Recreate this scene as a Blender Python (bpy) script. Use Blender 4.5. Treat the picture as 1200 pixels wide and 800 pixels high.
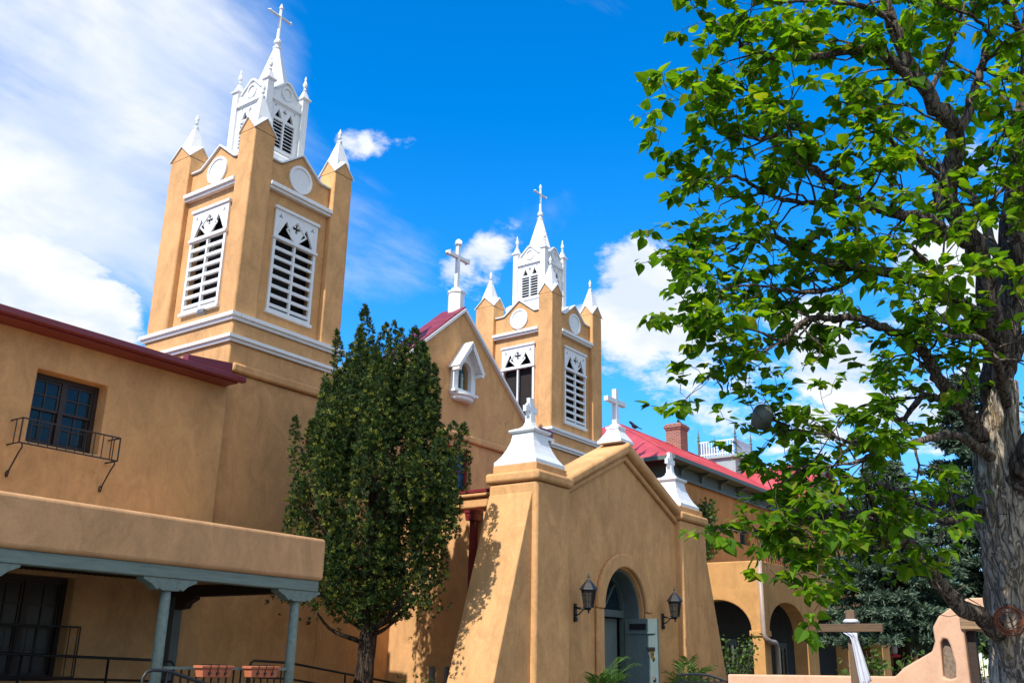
import bpy, bmesh, math, random
from mathutils import Vector, Matrix
PI = math.pi
R = math.radians
rnd = random.Random(7)
for o in list(bpy.data.objects):
    bpy.data.objects.remove(o)
S = bpy.context.scene
COL = S.collection

# ------------------------------------------------------------------ camera
CAM = Vector((0, 0, 1.6))
HEAD, PITCH, ROLL, FPX = R(53.88), R(18.44), R(1.12), 1134.8
fw = Vector((math.sin(HEAD)*math.cos(PITCH), math.cos(HEAD)*math.cos(PITCH), math.sin(PITCH)))
rt0 = Vector((math.cos(HEAD), -math.sin(HEAD), 0))
up0 = rt0.cross(fw)
rt = rt0*math.cos(ROLL) + up0*math.sin(ROLL)
up = up0*math.cos(ROLL) - rt0*math.sin(ROLL)
cd = bpy.data.cameras.new('camera')
cam = bpy.data.objects.new('camera', cd)
COL.objects.link(cam)
m = Matrix.Identity(4)
for i in range(3):
    m[i][0], m[i][1], m[i][2], m[i][3] = rt[i], up[i], -fw[i], CAM[i]
cam.matrix_world = m
cd.sensor_width = 36
cd.lens = FPX/1200*36
cd.clip_end = 2000
S.camera = cam

def at(px, py, d):
    """point d metres ahead along the view, used to read places off the picture"""
    return CAM + rt*((px-600)/FPX*d) + up*(-(py-400)/FPX*d) + fw*d
def dirpx(px, py):
    return (fw + rt*((px-600)/FPX) + up*(-(py-400)/FPX)).normalized()

# ------------------------------------------------------------------ sun and sky
SUN_EL = R(46)
SUN_AZ = R(-1.2)                       # the sun stands almost in the plane of the church front
sun_dir = Vector((-math.cos(SUN_AZ)*math.cos(SUN_EL), math.sin(SUN_AZ)*math.cos(SUN_EL), math.sin(SUN_EL)))
sl = bpy.data.lights.new('sun', 'SUN')
sl.energy = 3.3
sl.angle = R(0.53)
sl.color = (1.0, 0.93, 0.82)
sun = bpy.data.objects.new('sun', sl)
COL.objects.link(sun)
sun.rotation_euler = sun_dir.to_track_quat('Z', 'Y').to_euler()
S.view_settings.view_transform = 'Standard'
S.view_settings.look = 'None'
S.view_settings.exposure = 0.94
S.view_settings.gamma = 1.0

W = bpy.data.worlds.new('World')
S.world = W
W.use_nodes = True
wt = W.node_tree
wt.nodes.clear()
def wn(t, **k):
    n = wt.nodes.new(t)
    for a, b in k.items():
        setattr(n, a, b)
    return n
def wl(a, b):
    wt.links.new(a, b)
def wmath(op, a, b=None, clamp=False):
    n = wn('ShaderNodeMath', operation=op)
    n.use_clamp = clamp
    for i, v in enumerate((a, b)):
        if v is None: continue
        if isinstance(v, (int, float)): n.inputs[i].default_value = v
        else: wl(v, n.inputs[i])
    return n.outputs[0]
sky = wn('ShaderNodeTexSky', sky_type='NISHITA')
sky.sun_disc = False
sky.sun_elevation = SUN_EL
sky.sun_rotation = math.atan2(sun_dir.x, sun_dir.y)
sky.altitude = 1600
sky.air_density = 1.0
sky.dust_density = 0.25
sky.ozone_density = 2.5
hs = wn('ShaderNodeHueSaturation')
hs.inputs['Hue'].default_value = 0.503
hs.inputs['Saturation'].default_value = 1.42
hs.inputs['Value'].default_value = 1.72
wl(sky.outputs[0], hs.inputs['Color'])       # deepened as through a polarising filter
tc = wn('ShaderNodeTexCoord')
gen = tc.outputs['Generated']
sep = wn('ShaderNodeSeparateXYZ')
wl(gen, sep.inputs[0])
den = wmath('ADD', wmath('MAXIMUM', sep.outputs['Z'], 0.0), 0.22)
cmb = wn('ShaderNodeCombineXYZ')
wl(wmath('DIVIDE', sep.outputs['X'], den), cmb.inputs[0])
wl(wmath('DIVIDE', sep.outputs['Y'], den), cmb.inputs[1])
def wnoise(scale, detail, rough, dist, off=(0, 0, 0), rot=0, sx=1.0):
    mp = wn('ShaderNodeMapping')
    mp.inputs['Rotation'].default_value = (0, 0, rot)
    mp.inputs['Scale'].default_value = (sx, 1, 1)
    mp.inputs['Location'].default_value = off
    wl(cmb.outputs[0], mp.inputs[0])
    n = wn('ShaderNodeTexNoise')
    n.inputs['Scale'].default_value = scale
    n.inputs['Detail'].default_value = detail
    n.inputs['Roughness'].default_value = rough
    n.inputs['Distortion'].default_value = dist
    wl(mp.outputs[0], n.inputs['Vector'])
    return n.outputs['Fac']
def blob(px, py, r0, r1, w, d=None):
    """soft patch of sky where clouds gather"""
    v = dirpx(px, py) if d is None else Vector(d).normalized()
    dt = wn('ShaderNodeVectorMath', operation='DOT_PRODUCT')
    wl(gen, dt.inputs[0])
    dt.inputs[1].default_value = v
    mr = wn('ShaderNodeMapRange', interpolation_type='SMOOTHSTEP')
    mr.inputs['From Min'].default_value = math.cos(R(r1))
    mr.inputs['From Max'].default_value = math.cos(R(r0))
    mr.inputs['To Min'].default_value = 0
    mr.inputs['To Max'].default_value = w
    wl(dt.outputs['Value'], mr.inputs['Value'])
    return mr.outputs['Result']
def wsum(l):
    s = l[0]
    for x in l[1:]:
        s = wmath('ADD', s, x)
    return s
# broad veil on the left, heaped small clouds over the roofs on the right, added fill cloud outside the view
veil = wsum([blob(20, 110, 2, 15, 0.30), blob(110, 250, 1, 11, 0.25), blob(-250, 200, 6, 24, 0.40),
             blob(260, 40, 1, 8, 0.12), blob(450, 280, 1, 5, 0.26), blob(390, 210, 0, 4, 0.08), blob(110, 385, 1, 5, -.3), blob(520, 120, 3, 9, -.4), blob(420, 60, 1, 6, -.15)])
nv = wsum([wmath('MULTIPLY', wnoise(2.6, 11, 0.62, 0.5, (3.1, 1.7, 0), R(35), 0.45), 1.6), wmath('MULTIPLY', wnoise(1.1, 4, 0.5, 0.3, (0.4, 2.2, 0)), 0.9)])
dv = wmath('SUBTRACT', wmath('ADD', nv, veil), 1.36)
mv = wn('ShaderNodeMapRange', interpolation_type='SMOOTHSTEP')
mv.inputs['From Min'].default_value = 0.0
mv.inputs['From Max'].default_value = 0.74
wl(dv, mv.inputs['Value'])
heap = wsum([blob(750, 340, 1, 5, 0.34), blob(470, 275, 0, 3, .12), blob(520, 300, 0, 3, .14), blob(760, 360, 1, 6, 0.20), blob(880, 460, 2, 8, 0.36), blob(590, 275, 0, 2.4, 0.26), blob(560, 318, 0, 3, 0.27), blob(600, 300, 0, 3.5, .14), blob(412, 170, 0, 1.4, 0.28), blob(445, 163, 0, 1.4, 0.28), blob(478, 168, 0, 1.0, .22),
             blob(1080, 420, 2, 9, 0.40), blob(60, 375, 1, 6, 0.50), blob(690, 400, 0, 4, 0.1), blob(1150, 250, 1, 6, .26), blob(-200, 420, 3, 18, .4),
             blob(0, 0, 32, 62, 0.95, (-0.25, -0.62, 0.80))])  # unseen cloud behind the camera, added to fill the shaded fronts with light
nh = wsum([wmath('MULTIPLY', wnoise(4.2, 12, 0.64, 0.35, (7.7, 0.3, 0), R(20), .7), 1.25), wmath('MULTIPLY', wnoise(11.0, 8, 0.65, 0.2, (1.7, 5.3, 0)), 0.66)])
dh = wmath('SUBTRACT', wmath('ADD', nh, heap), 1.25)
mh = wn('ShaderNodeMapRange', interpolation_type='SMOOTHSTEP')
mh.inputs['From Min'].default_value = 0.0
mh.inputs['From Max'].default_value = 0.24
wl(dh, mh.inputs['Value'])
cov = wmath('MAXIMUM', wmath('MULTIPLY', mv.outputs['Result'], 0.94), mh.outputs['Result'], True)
# thin cloud near the horizon as well
tone = wn('ShaderNodeMix', data_type='RGBA')
tone.inputs[6].default_value = (4.1, 4.6, 5.4, 1)
tone.inputs[7].default_value = (5.55, 5.65, 5.75, 1)
mt = wn('ShaderNodeMapRange', interpolation_type='SMOOTHSTEP')
mt.inputs['From Min'].default_value = 0.38
mt.inputs['From Max'].default_value = 0.62
wl(wnoise(4.5, 7, 0.55, 0.2, (2.2, 9.1, 0)), mt.inputs['Value'])
wl(mt.outputs['Result'], tone.inputs[0])
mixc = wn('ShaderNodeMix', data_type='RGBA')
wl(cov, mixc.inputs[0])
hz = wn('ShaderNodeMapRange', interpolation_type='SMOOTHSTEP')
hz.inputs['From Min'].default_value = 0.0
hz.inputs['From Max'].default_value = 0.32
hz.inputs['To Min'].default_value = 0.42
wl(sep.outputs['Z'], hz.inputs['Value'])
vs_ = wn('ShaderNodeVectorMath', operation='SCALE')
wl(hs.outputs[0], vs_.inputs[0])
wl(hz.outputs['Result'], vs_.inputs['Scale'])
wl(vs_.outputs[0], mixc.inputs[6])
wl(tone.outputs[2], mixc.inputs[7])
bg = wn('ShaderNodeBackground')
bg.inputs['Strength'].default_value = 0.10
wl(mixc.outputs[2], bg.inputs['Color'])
wo = wn('ShaderNodeOutputWorld')
wl(bg.outputs[0], wo.inputs['Surface'])

# ------------------------------------------------------------------ materials
def new_mat(name):
    mt_ = bpy.data.materials.new(name)
    mt_.use_nodes = True
    nt = mt_.node_tree
    b = nt.nodes['Principled BSDF']
    return mt_, nt, b
def N(nt, t, **k):
    n = nt.nodes.new(t)
    for a, b in k.items():
        setattr(n, a, b)
    return n
def mat_coords(nt, scale=(1, 1, 1), kind='Object', loc=(0, 0, 0)):
    if kind == 'World':
        g = N(nt, 'ShaderNodeNewGeometry'); src = g.outputs['Position']
    else:
        g = N(nt, 'ShaderNodeTexCoord'); src = g.outputs[kind]
    mp = N(nt, 'ShaderNodeMapping')
    mp.inputs['Scale'].default_value = scale
    mp.inputs['Location'].default_value = loc
    nt.links.new(src, mp.inputs[0])
    return mp.outputs[0]
def noise(nt, co, scale, detail=5, rough=0.55, dist=0):
    n = N(nt, 'ShaderNodeTexNoise')
    n.inputs['Scale'].default_value = scale
    n.inputs['Detail'].default_value = detail
    n.inputs['Roughness'].default_value = rough
    n.inputs['Distortion'].default_value = dist
    nt.links.new(co, n.inputs['Vector'])
    return n.outputs['Fac']
def ramp(nt, fac, stops):
    r = N(nt, 'ShaderNodeValToRGB')
    el = r.color_ramp.elements
    while len(el) < len(stops):
        el.new(0.5)
    for e, (p, c) in zip(el, stops):
        e.position = p
        e.color = (c[0], c[1], c[2], 1)
    nt.links.new(fac, r.inputs[0])
    return r.outputs[0]
def mixcol(nt, fac, a, b, mode='MIX'):
    x = N(nt, 'ShaderNodeMix', data_type='RGBA', blend_type=mode)
    for i, v in ((0, fac), (6, a), (7, b)):
        if isinstance(v, (int, float)): x.inputs[i].default_value = v
        elif isinstance(v, tuple): x.inputs[i].default_value = (v[0], v[1], v[2], 1)
        else: nt.links.new(v, x.inputs[i])
    return x.outputs[2]
def mth(nt, op, a, b):
    x = N(nt, 'ShaderNodeMath', operation=op)
    for i, v in enumerate((a, b)):
        if isinstance(v, (int, float)): x.inputs[i].default_value = v
        else: nt.links.new(v, x.inputs[i])
    return x.outputs[0]
def bump(nt, b, h, strength, dist):
    x = N(nt, 'ShaderNodeBump')
    x.inputs['Strength'].default_value = strength
    x.inputs['Distance'].default_value = dist
    nt.links.new(h, x.inputs['Height'])
    nt.links.new(x.outputs[0], b.inputs['Normal'])
    return x
def sc(c, k):
    return tuple(v*k for v in c)

def stucco(name, c, var=0.22, stain=0.35):
    mt_, nt, b = new_mat(name)
    co = mat_coords(nt, (1, 1, .62), 'World')
    big = noise(nt, co, 0.55, 4, 0.6, 0.6)
    mid = noise(nt, co, 2.6, 8, 0.68, 0.8)
    fine = noise(nt, co, 22, 6, 0.65, 0.4)
    grain = noise(nt, co, 120, 3, 0.6)
    v = mth(nt, 'ADD', mth(nt, 'MULTIPLY', big, 0.4), mth(nt, 'ADD', mth(nt, 'MULTIPLY', mid, 0.7), mth(nt, 'MULTIPLY', fine, 0.25)))
    col = ramp(nt, v, [(0.52, sc(c, 1-var*1.05)), (0.675, c), (0.82, tuple(min(1, x*(1+var*0.9)) for x in sc(c, 1)))])
    # rain streaks running down the plaster
    st = noise(nt, mat_coords(nt, (3.2, 3.2, 0.16), 'World'), 1.6, 6, 0.62, 0.3)
    sm = N(nt, 'ShaderNodeMapRange')
    sm.inputs['From Min'].default_value = 0.56
    sm.inputs['From Max'].default_value = 0.80
    sm.inputs['To Max'].default_value = stain
    nt.links.new(st, sm.inputs['Value'])
    col = mixcol(nt, sm.outputs['Result'], col, (c[0]*0.62, c[1]*0.60, c[2]*0.62))
    # hairline cracks
    vc = N(nt, 'ShaderNodeTexVoronoi', feature='DISTANCE_TO_EDGE')
    vc.inputs['Scale'].default_value = 0.55
    wv_ = N(nt, 'ShaderNodeVectorMath', operation='ADD')
    cw = N(nt, 'ShaderNodeCombineXYZ')
    for i_, o_ in enumerate(((3, 1, 2), (8, 4, 1), (2, 9, 5))):
        nt.links.new(noise(nt, mat_coords(nt, (1, 1, 1), 'World', o_), 1.8, 6, .6), cw.inputs[i_])
    nt.links.new(co, wv_.inputs[0]); nt.links.new(cw.outputs[0], wv_.inputs[1])
    nt.links.new(wv_.outputs[0], vc.inputs['Vector'])
    cm_ = N(nt, 'ShaderNodeMapRange')
    cm_.inputs['From Min'].default_value = 0.0
    cm_.inputs['From Max'].default_value = 0.006
    cm_.inputs['To Min'].default_value = 0.38
    cm_.inputs['To Max'].default_value = 0.0
    nt.links.new(vc.outputs['Distance'], cm_.inputs['Value'])
    ck = N(nt, 'ShaderNodeMapRange')
    ck.inputs['From Min'].default_value = 0.50
    ck.inputs['From Max'].default_value = 0.60
    nt.links.new(noise(nt, mat_coords(nt, (1, 1, 1), 'World', (31, 7, 2)), 0.7, 3, .5), ck.inputs['Value'])
    col = mixcol(nt, mth(nt, 'MULTIPLY', cm_.outputs['Result'], ck.outputs['Result']), col, sc(c, 0.4))
    # pale lime bloom patches
    pl = N(nt, 'ShaderNodeMapRange')
    pl.inputs['From Min'].default_value = 0.60
    pl.inputs['From Max'].default_value = 0.78
    pl.inputs['To Max'].default_value = 0.30
    nt.links.new(noise(nt, mat_coords(nt, (1, 1, .7), 'World', (9, 4, 2)), 0.9, 7, 0.65, 0.7), pl.inputs['Value'])
    col = mixcol(nt, pl.outputs['Result'], col, (c[0]*1.10, c[1]*1.16, c[2]*1.45))
    nt.links.new(col, b.inputs['Base Color'])
    b.inputs['Roughness'].default_value = 0.93
    b.inputs['Specular IOR Level'].default_value = 0.15
    h = mth(nt, 'ADD', mth(nt, 'MULTIPLY', mid, 1.0), mth(nt, 'ADD', mth(nt, 'MULTIPLY', fine, 0.35), mth(nt, 'MULTIPLY', grain, 0.12)))
    bump(nt, b, h, 0.34, 0.03)
    return mt_
def paint(name, c, rough=0.5, var=0.10, wear=None, scale=6, bumpk=0.15, stretch=(1, 1, 1), metallic=0.0, wear_at=0.66):
    mt_, nt, b = new_mat(name)
    co = mat_coords(nt, stretch, 'World')
    n1 = noise(nt, co, scale, 7, 0.62, 0.3)
    n2 = noise(nt, co, scale*9, 4, 0.6, 0)
    v = mth(nt, 'ADD', mth(nt, 'MULTIPLY', n1, 0.7), mth(nt, 'MULTIPLY', n2, 0.3))
    col = ramp(nt, v, [(0.32, sc(c, 1-var*1.6)), (0.5, c), (0.68, tuple(min(0.95, x*(1+var)) for x in c))])
    if wear:
        wm = N(nt, 'ShaderNodeMapRange')
        wm.inputs['From Min'].default_value = wear_at
        wm.inputs['From Max'].default_value = wear_at+0.05
        nt.links.new(noise(nt, mat_coords(nt, stretch, 'World', (5, 3, 8)), scale*1.7, 8, 0.7, 0.6), wm.inputs['Value'])
        col = mixcol(nt, wm.outputs['Result'], col, wear)
    nt.links.new(col, b.inputs['Base Color'])
    b.inputs['Roughness'].default_value = rough
    b.inputs['Metallic'].default_value = metallic
    bump(nt, b, v, bumpk, 0.02)
    return mt_
def wood(name, c, c2, axis=0, scale=5):
    mt_, nt, b = new_mat(name)
    s = [14, 14, 14]; s[axis] = 0.8
    co = mat_coords(nt, tuple(s), 'World')
    g = noise(nt, co, scale*0.5, 8, 0.7, 0.8)
    nt.links.new(ramp(nt, g, [(0.3, c2), (0.6, c), (0.8, sc(c, 1.25))]), b.inputs['Base Color'])
    b.inputs['Roughness'].default_value = 0.8
    bump(nt, b, g, 0.4, 0.02)
    return mt_
def glass(name, c, rough=0.06):
    mt_, nt, b = new_mat(name)
    co = mat_coords(nt, (1, 1, 1), 'World')
    nt.links.new(ramp(nt, noise(nt, co, 1.4, 3, 0.5), [(0.35, sc(c, 0.5)), (0.65, c)]), b.inputs['Base Color'])
    b.inputs['Roughness'].default_value = rough
    b.inputs['IOR'].default_value = 1.5
    b.inputs['Specular IOR Level'].default_value = 0.32
    bump(nt, b, noise(nt, co, 2.2, 2, 0.5), 0.06, 0.03)
    return mt_
def leafmat(name, stops, trans=0.35, rough=0.5, spec=0.35, tcol=None):
    mt_, nt, b = new_mat(name)
    g = N(nt, 'ShaderNodeNewGeometry')
    col = ramp(nt, g.outputs['Random Per Island'], stops)
    co = mat_coords(nt, kind='World')
    cl = ramp(nt, noise(nt, co, 1.3, 3, 0.5), [(0.3, (0.78, 0.8, 0.8)), (0.7, (1.2, 1.18, 1.1))])
    col = mixcol(nt, 1.0, col, cl, 'MULTIPLY')
    nt.links.new(col, b.inputs['Base Color'])
    b.inputs['Roughness'].default_value = rough
    b.inputs['Specular IOR Level'].default_value = spec
    if trans > 0:
        t = N(nt, 'ShaderNodeBsdfTranslucent')
        tc_ = mixcol(nt, 1.0, col, tcol or (1.5, 1.6, 0.6), 'MULTIPLY')
        nt.links.new(tc_, t.inputs['Color'])
        mx = N(nt, 'ShaderNodeMixShader')
        mx.inputs[0].default_value = trans
        nt.links.new(b.outputs[0], mx.inputs[1])
        nt.links.new(t.outputs[0], mx.inputs[2])
        nt.links.new(mx.outputs[0], nt.nodes['Material Output'].inputs['Surface'])
    return mt_
def bark(name, c1, c2, c3, sz=1.0):
    mt_, nt, b = new_mat(name)
    co = mat_coords(nt, (9*sz, 9*sz, 1.6*sz), 'World')
    nz = noise(nt, co, 2.0, 8, 0.70, 0.9)
    r1 = noise(nt, mat_coords(nt, (11*sz, 11*sz, 1.3*sz), 'World', (3, 7, 1)), 1.5, 4, 0.55, 0.7)
    ridge = mth(nt, 'ABSOLUTE', mth(nt, 'SUBTRACT', r1, 0.5), 0)
    dd = N(nt, 'ShaderNodeMapRange')
    dd.inputs['From Max'].default_value = 0.075
    nt.links.new(ridge, dd.inputs['Value'])
    h = mth(nt, 'ADD', mth(nt, 'MULTIPLY', dd.outputs['Result'], 0.42), mth(nt, 'MULTIPLY', nz, 0.75))
    col = ramp(nt, h, [(0.28, c1), (0.62, c2), (0.95, c3)])
    och = N(nt, 'ShaderNodeMapRange')
    och.inputs['From Min'].default_value = 0.58
    och.inputs['From Max'].default_value = 0.70
    och.inputs['To Max'].default_value = 0.55
    nt.links.new(noise(nt, mat_coords(nt, (2.5, 2.5, .8), 'World'), 2.0, 5, .6, .4), och.inputs['Value'])
    col = mixcol(nt, och.outputs['Result'], col, (c2[0]*1.25, c2[1]*1.0, c2[2]*0.6))
    nt.links.new(col, b.inputs['Base Color'])
    b.inputs['Roughness'].default_value = 0.95
    b.inputs['Specular IOR Level'].default_value = 0.1
    bump(nt, b, h, 1.0, 0.06)
    return mt_
def brickmat(name):
    mt_, nt, b = new_mat(name)
    co = mat_coords(nt, (1, 1, 1), 'Object')
    sx = N(nt, 'ShaderNodeSeparateXYZ'); nt.links.new(co, sx.inputs[0])
    cb = N(nt, 'ShaderNodeCombineXYZ')
    nt.links.new(mth(nt, 'ADD', sx.outputs[0], sx.outputs[1]), cb.inputs[0])
    nt.links.new(sx.outputs[2], cb.inputs[1])
    br = N(nt, 'ShaderNodeTexBrick')
    br.inputs['Scale'].default_value = 1
    br.inputs['Brick Width'].default_value = 0.22
    br.inputs['Row Height'].default_value = 0.075
    br.inputs['Mortar Size'].default_value = 0.008
    br.inputs['Color1'].default_value = (0.30, 0.09, 0.055, 1)
    br.inputs['Color2'].default_value = (0.20, 0.06, 0.04, 1)
    br.inputs['Mortar'].default_value = (0.35, 0.28, 0.24, 1)
    nt.links.new(cb.outputs[0], br.inputs['Vector'])
    nt.links.new(br.outputs[0], b.inputs['Base Color'])
    b.inputs['Roughness'].default_value = 0.9
    return mt_
def metalroof(name, c, seam_axis=0):
    mt_, nt, b = new_mat(name)
    co = mat_coords(nt, (1, 1, 1), 'World')
    n1 = noise(nt, co, 0.7, 6, 0.6, 0.3)
    nt.links.new(ramp(nt, n1, [(0.3, sc(c, 0.72)), (0.5, c), (0.7, (c[0]*1.08, c[1]*1.75, c[2]*1.6))]), b.inputs['Base Color'])
    b.inputs['Roughness'].default_value = 0.55
    b.inputs['Specular IOR Level'].default_value = 0.3
    bump(nt, b, noise(nt, co, 3, 3, .5), 0.06, 0.02)
    return mt_

STUCCO = (0.55, 0.313, 0.142)
M = dict(
    stucco=stucco('church_stucco', STUCCO),
    stucco_house=stucco('house_stucco', (0.53, 0.318, 0.150), 0.2, 0.35),
    stucco_porch=stucco('porch_stucco', (0.50, 0.288, 0.148), 0.2, 0.35),
    stucco_convent=stucco('convent_stucco', (0.42, 0.205, 0.080), 0.22, 0.4),
    stucco_arcade=stucco('arcade_stucco', (0.47, 0.26, 0.10), 0.18, 0.3),
    adobe=stucco('pink_adobe', (0.58, 0.355, 0.235), 0.14, 0.3),
    white=paint('white_paint', (0.70, 0.72, 0.735), 0.45, 0.05, (0.47, 0.44, 0.40), 3, 0.12, (3, 3, .8), wear_at=0.635),
    white_metal=paint('white_sheet_metal', (0.68, 0.71, 0.74), 0.45, 0.07, (0.50, 0.46, 0.41), 2.5, 0.10, (3, 3, .7), wear_at=0.66),
    red=paint('dark_red_trim', (0.16, 0.018, 0.025), 0.4, 0.15, None, 5, 0.08),
    redroof=metalroof('red_metal_roof', (0.42, 0.058, 0.070)),
    darkredroof=metalroof('wine_metal_roof', (0.20, 0.030, 0.055)),
    teal=paint('weathered_teal_wood', (0.150, 0.203, 0.184), 0.75, 0.2, (0.20, 0.19, 0.16), 3, 0.35, (6, 6, 6), wear_at=0.68),
    teal_beam=paint('teal_beam_wood', (0.155, 0.208, 0.190), 0.75, 0.2, (0.13, 0.11, 0.09), 3, 0.4, (0.7, 7, 9), wear_at=0.64),
    door=paint('blue_door_paint', (0.115, 0.165, 0.175), 0.45, 0.14, None, 5, 0.12, (5, 5, 1)),
    door_dark=paint('blue_frame_paint', (0.080, 0.120, 0.130), 0.5, 0.14, None, 5, 0.12),
    black=paint('black_iron', (0.012, 0.013, 0.016), 0.45, 0.3, None, 12, 0.2),
    lampblack=paint('lantern_iron', (0.006, 0.008, 0.012), 0.5, 0.3, None, 12, 0.2),
    darkwood=wood('dark_wood', (0.040, 0.022, 0.015), (0.018, 0.010, 0.008), 0),
    sash=paint('dark_sash_paint', (0.020, 0.013, 0.013), 0.5, 0.3, None, 6, 0.1),
    glass=glass('dark_window_glass', (0.010, 0.030, 0.045)),
    shade_glass=paint('shade_darkened_glass', (0.006, 0.008, 0.010), 0.35, 0.2, None, 3, 0.05),  # window glass darkened and dulled to carry the shade under the porch
    blueglass=glass('blue_window_glass', (0.012, 0.06, 0.16)),
    tealglass=glass('teal_niche_glass', (0.05, 0.16, 0.20), 0.15),
    lampglass=glass('lantern_glass', (0.055, 0.047, 0.036), 0.2),
    interior=paint('interior_shade', (0.012, 0.009, 0.008), 0.9, 0.2),  # near-black tone stands in for the shade indoors
    terracotta=paint('terracotta', (0.46, 0.14, 0.068), 0.8, 0.15, None, 6, 0.2),
    steel=paint('galvanised_steel', (0.22, 0.22, 0.22), 0.5, 0.2, None, 10, 0.1, metallic=0.6),
    pipe=paint('pale_downspout', (0.33, 0.26, 0.22), 0.5, 0.12, None, 6, 0.1),
    brass=paint('brass', (0.55, 0.36, 0.10), 0.3, 0.1, None, 9, 0.05, metallic=0.9),
    greygreen=paint('grey_green_siding', (0.085, 0.115, 0.115), 0.65, 0.14, None, 4, 0.15, (1, 1, 4)),
    lining=paint('arcade_shade_paint', (0.040, 0.050, 0.055), 0.8, 0.2, None, 3, 0.15, (1, 1, .4)),  # dark tone holds the shade inside the arches
    floor_brick=paint('worn_brick_floor', (0.07, 0.045, 0.035), 0.9, 0.25, None, 5, 0.2),
    palegrey=paint('pale_grey_siding', (0.30, 0.36, 0.38), 0.65, 0.1, None, 4, 0.15),
    oldwood=wood('weathered_timber', (0.125, 0.075, 0.038), (0.075, 0.045, 0.024), 1),
    postwood=wood('weathered_post_timber', (0.15, 0.098, 0.055), (0.09, 0.058, 0.034), 2),
    lintel=wood('gate_lintel_timber', (0.30, 0.19, 0.10), (0.11, 0.065, 0.036), 1),
    cloth=paint('white_cloth', (0.50, 0.52, 0.59), 0.85, 0.05, None, 8, 0.1),
    rust=paint('rusty_wire', (0.21, 0.060, 0.028), 0.8, 0.35, None, 22, 0.3),
    brick=brickmat('red_brick'),
    lattice=paint('woven_grille', (0.20, 0.15, 0.11), 0.9, 0.35, None, 26, 0.6),
    paving=stucco('plaza_paving', (0.13, 0.118, 0.098), 0.15, 0.1),
    bark=bark('catalpa_bark', (0.10, 0.08, 0.062), (0.37, 0.31, 0.245), (0.60, 0.54, 0.45)),
    bark_dark=bark('catalpa_branch_bark', (0.028, 0.022, 0.019), (0.115, 0.09, 0.075), (0.26, 0.215, 0.18)),
    bark_juniper=bark('juniper_bark', (0.018, 0.012, 0.010), (0.06, 0.042, 0.033), (0.12, 0.09, 0.07), 1.6),
    leaf=leafmat('catalpa_leaf', [(0, (0.038, 0.100, 0.007)), (0.5, (0.080, 0.190, 0.010)), (0.9, (0.160, 0.285, 0.014)), (1, (0.22, 0.23, 0.03))], 0.55, 0.6, 0.18, (2.0, 1.85, 0.5)),
    juniper=leafmat('juniper_needles', [(0, (0.016, 0.038, 0.014)), (0.55, (0.034, 0.066, 0.018)), (0.80, (0.060, 0.098, 0.022)), (0.86, (0.13, 0.16, 0.028)), (1, (0.22, 0.235, 0.040))], 0.15, 0.6, 0.2),
    spruce=leafmat('spruce_needles', [(0, (0.034, 0.064, 0.040)), (0.6, (0.078, 0.126, 0.084)), (1, (0.16, 0.22, 0.155))], 0.1, 0.6, 0.2, (1, 1.1, .9)),
    palm=leafmat('palm_leaflets', [(0, (0.030, 0.085, 0.018)), (1, (0.085, 0.170, 0.035))], 0.25, 0.45, 0.4),
    shrub=leafmat('shrub_leaves', [(0, (0.025, 0.070, 0.012)), (1, (0.085, 0.150, 0.025))], 0.25, 0.5, 0.3),
    bird=paint('black_feathers', (0.010, 0.010, 0.012), 0.5, 0.3),
    lampgrey=paint('lamp_housing', (0.12, 0.14, 0.13), 0.6, 0.25, None, 9, 0.2),
    feeder=paint('red_plastic', (0.45, 0.012, 0.02), 0.3, 0.1),
)

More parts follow.
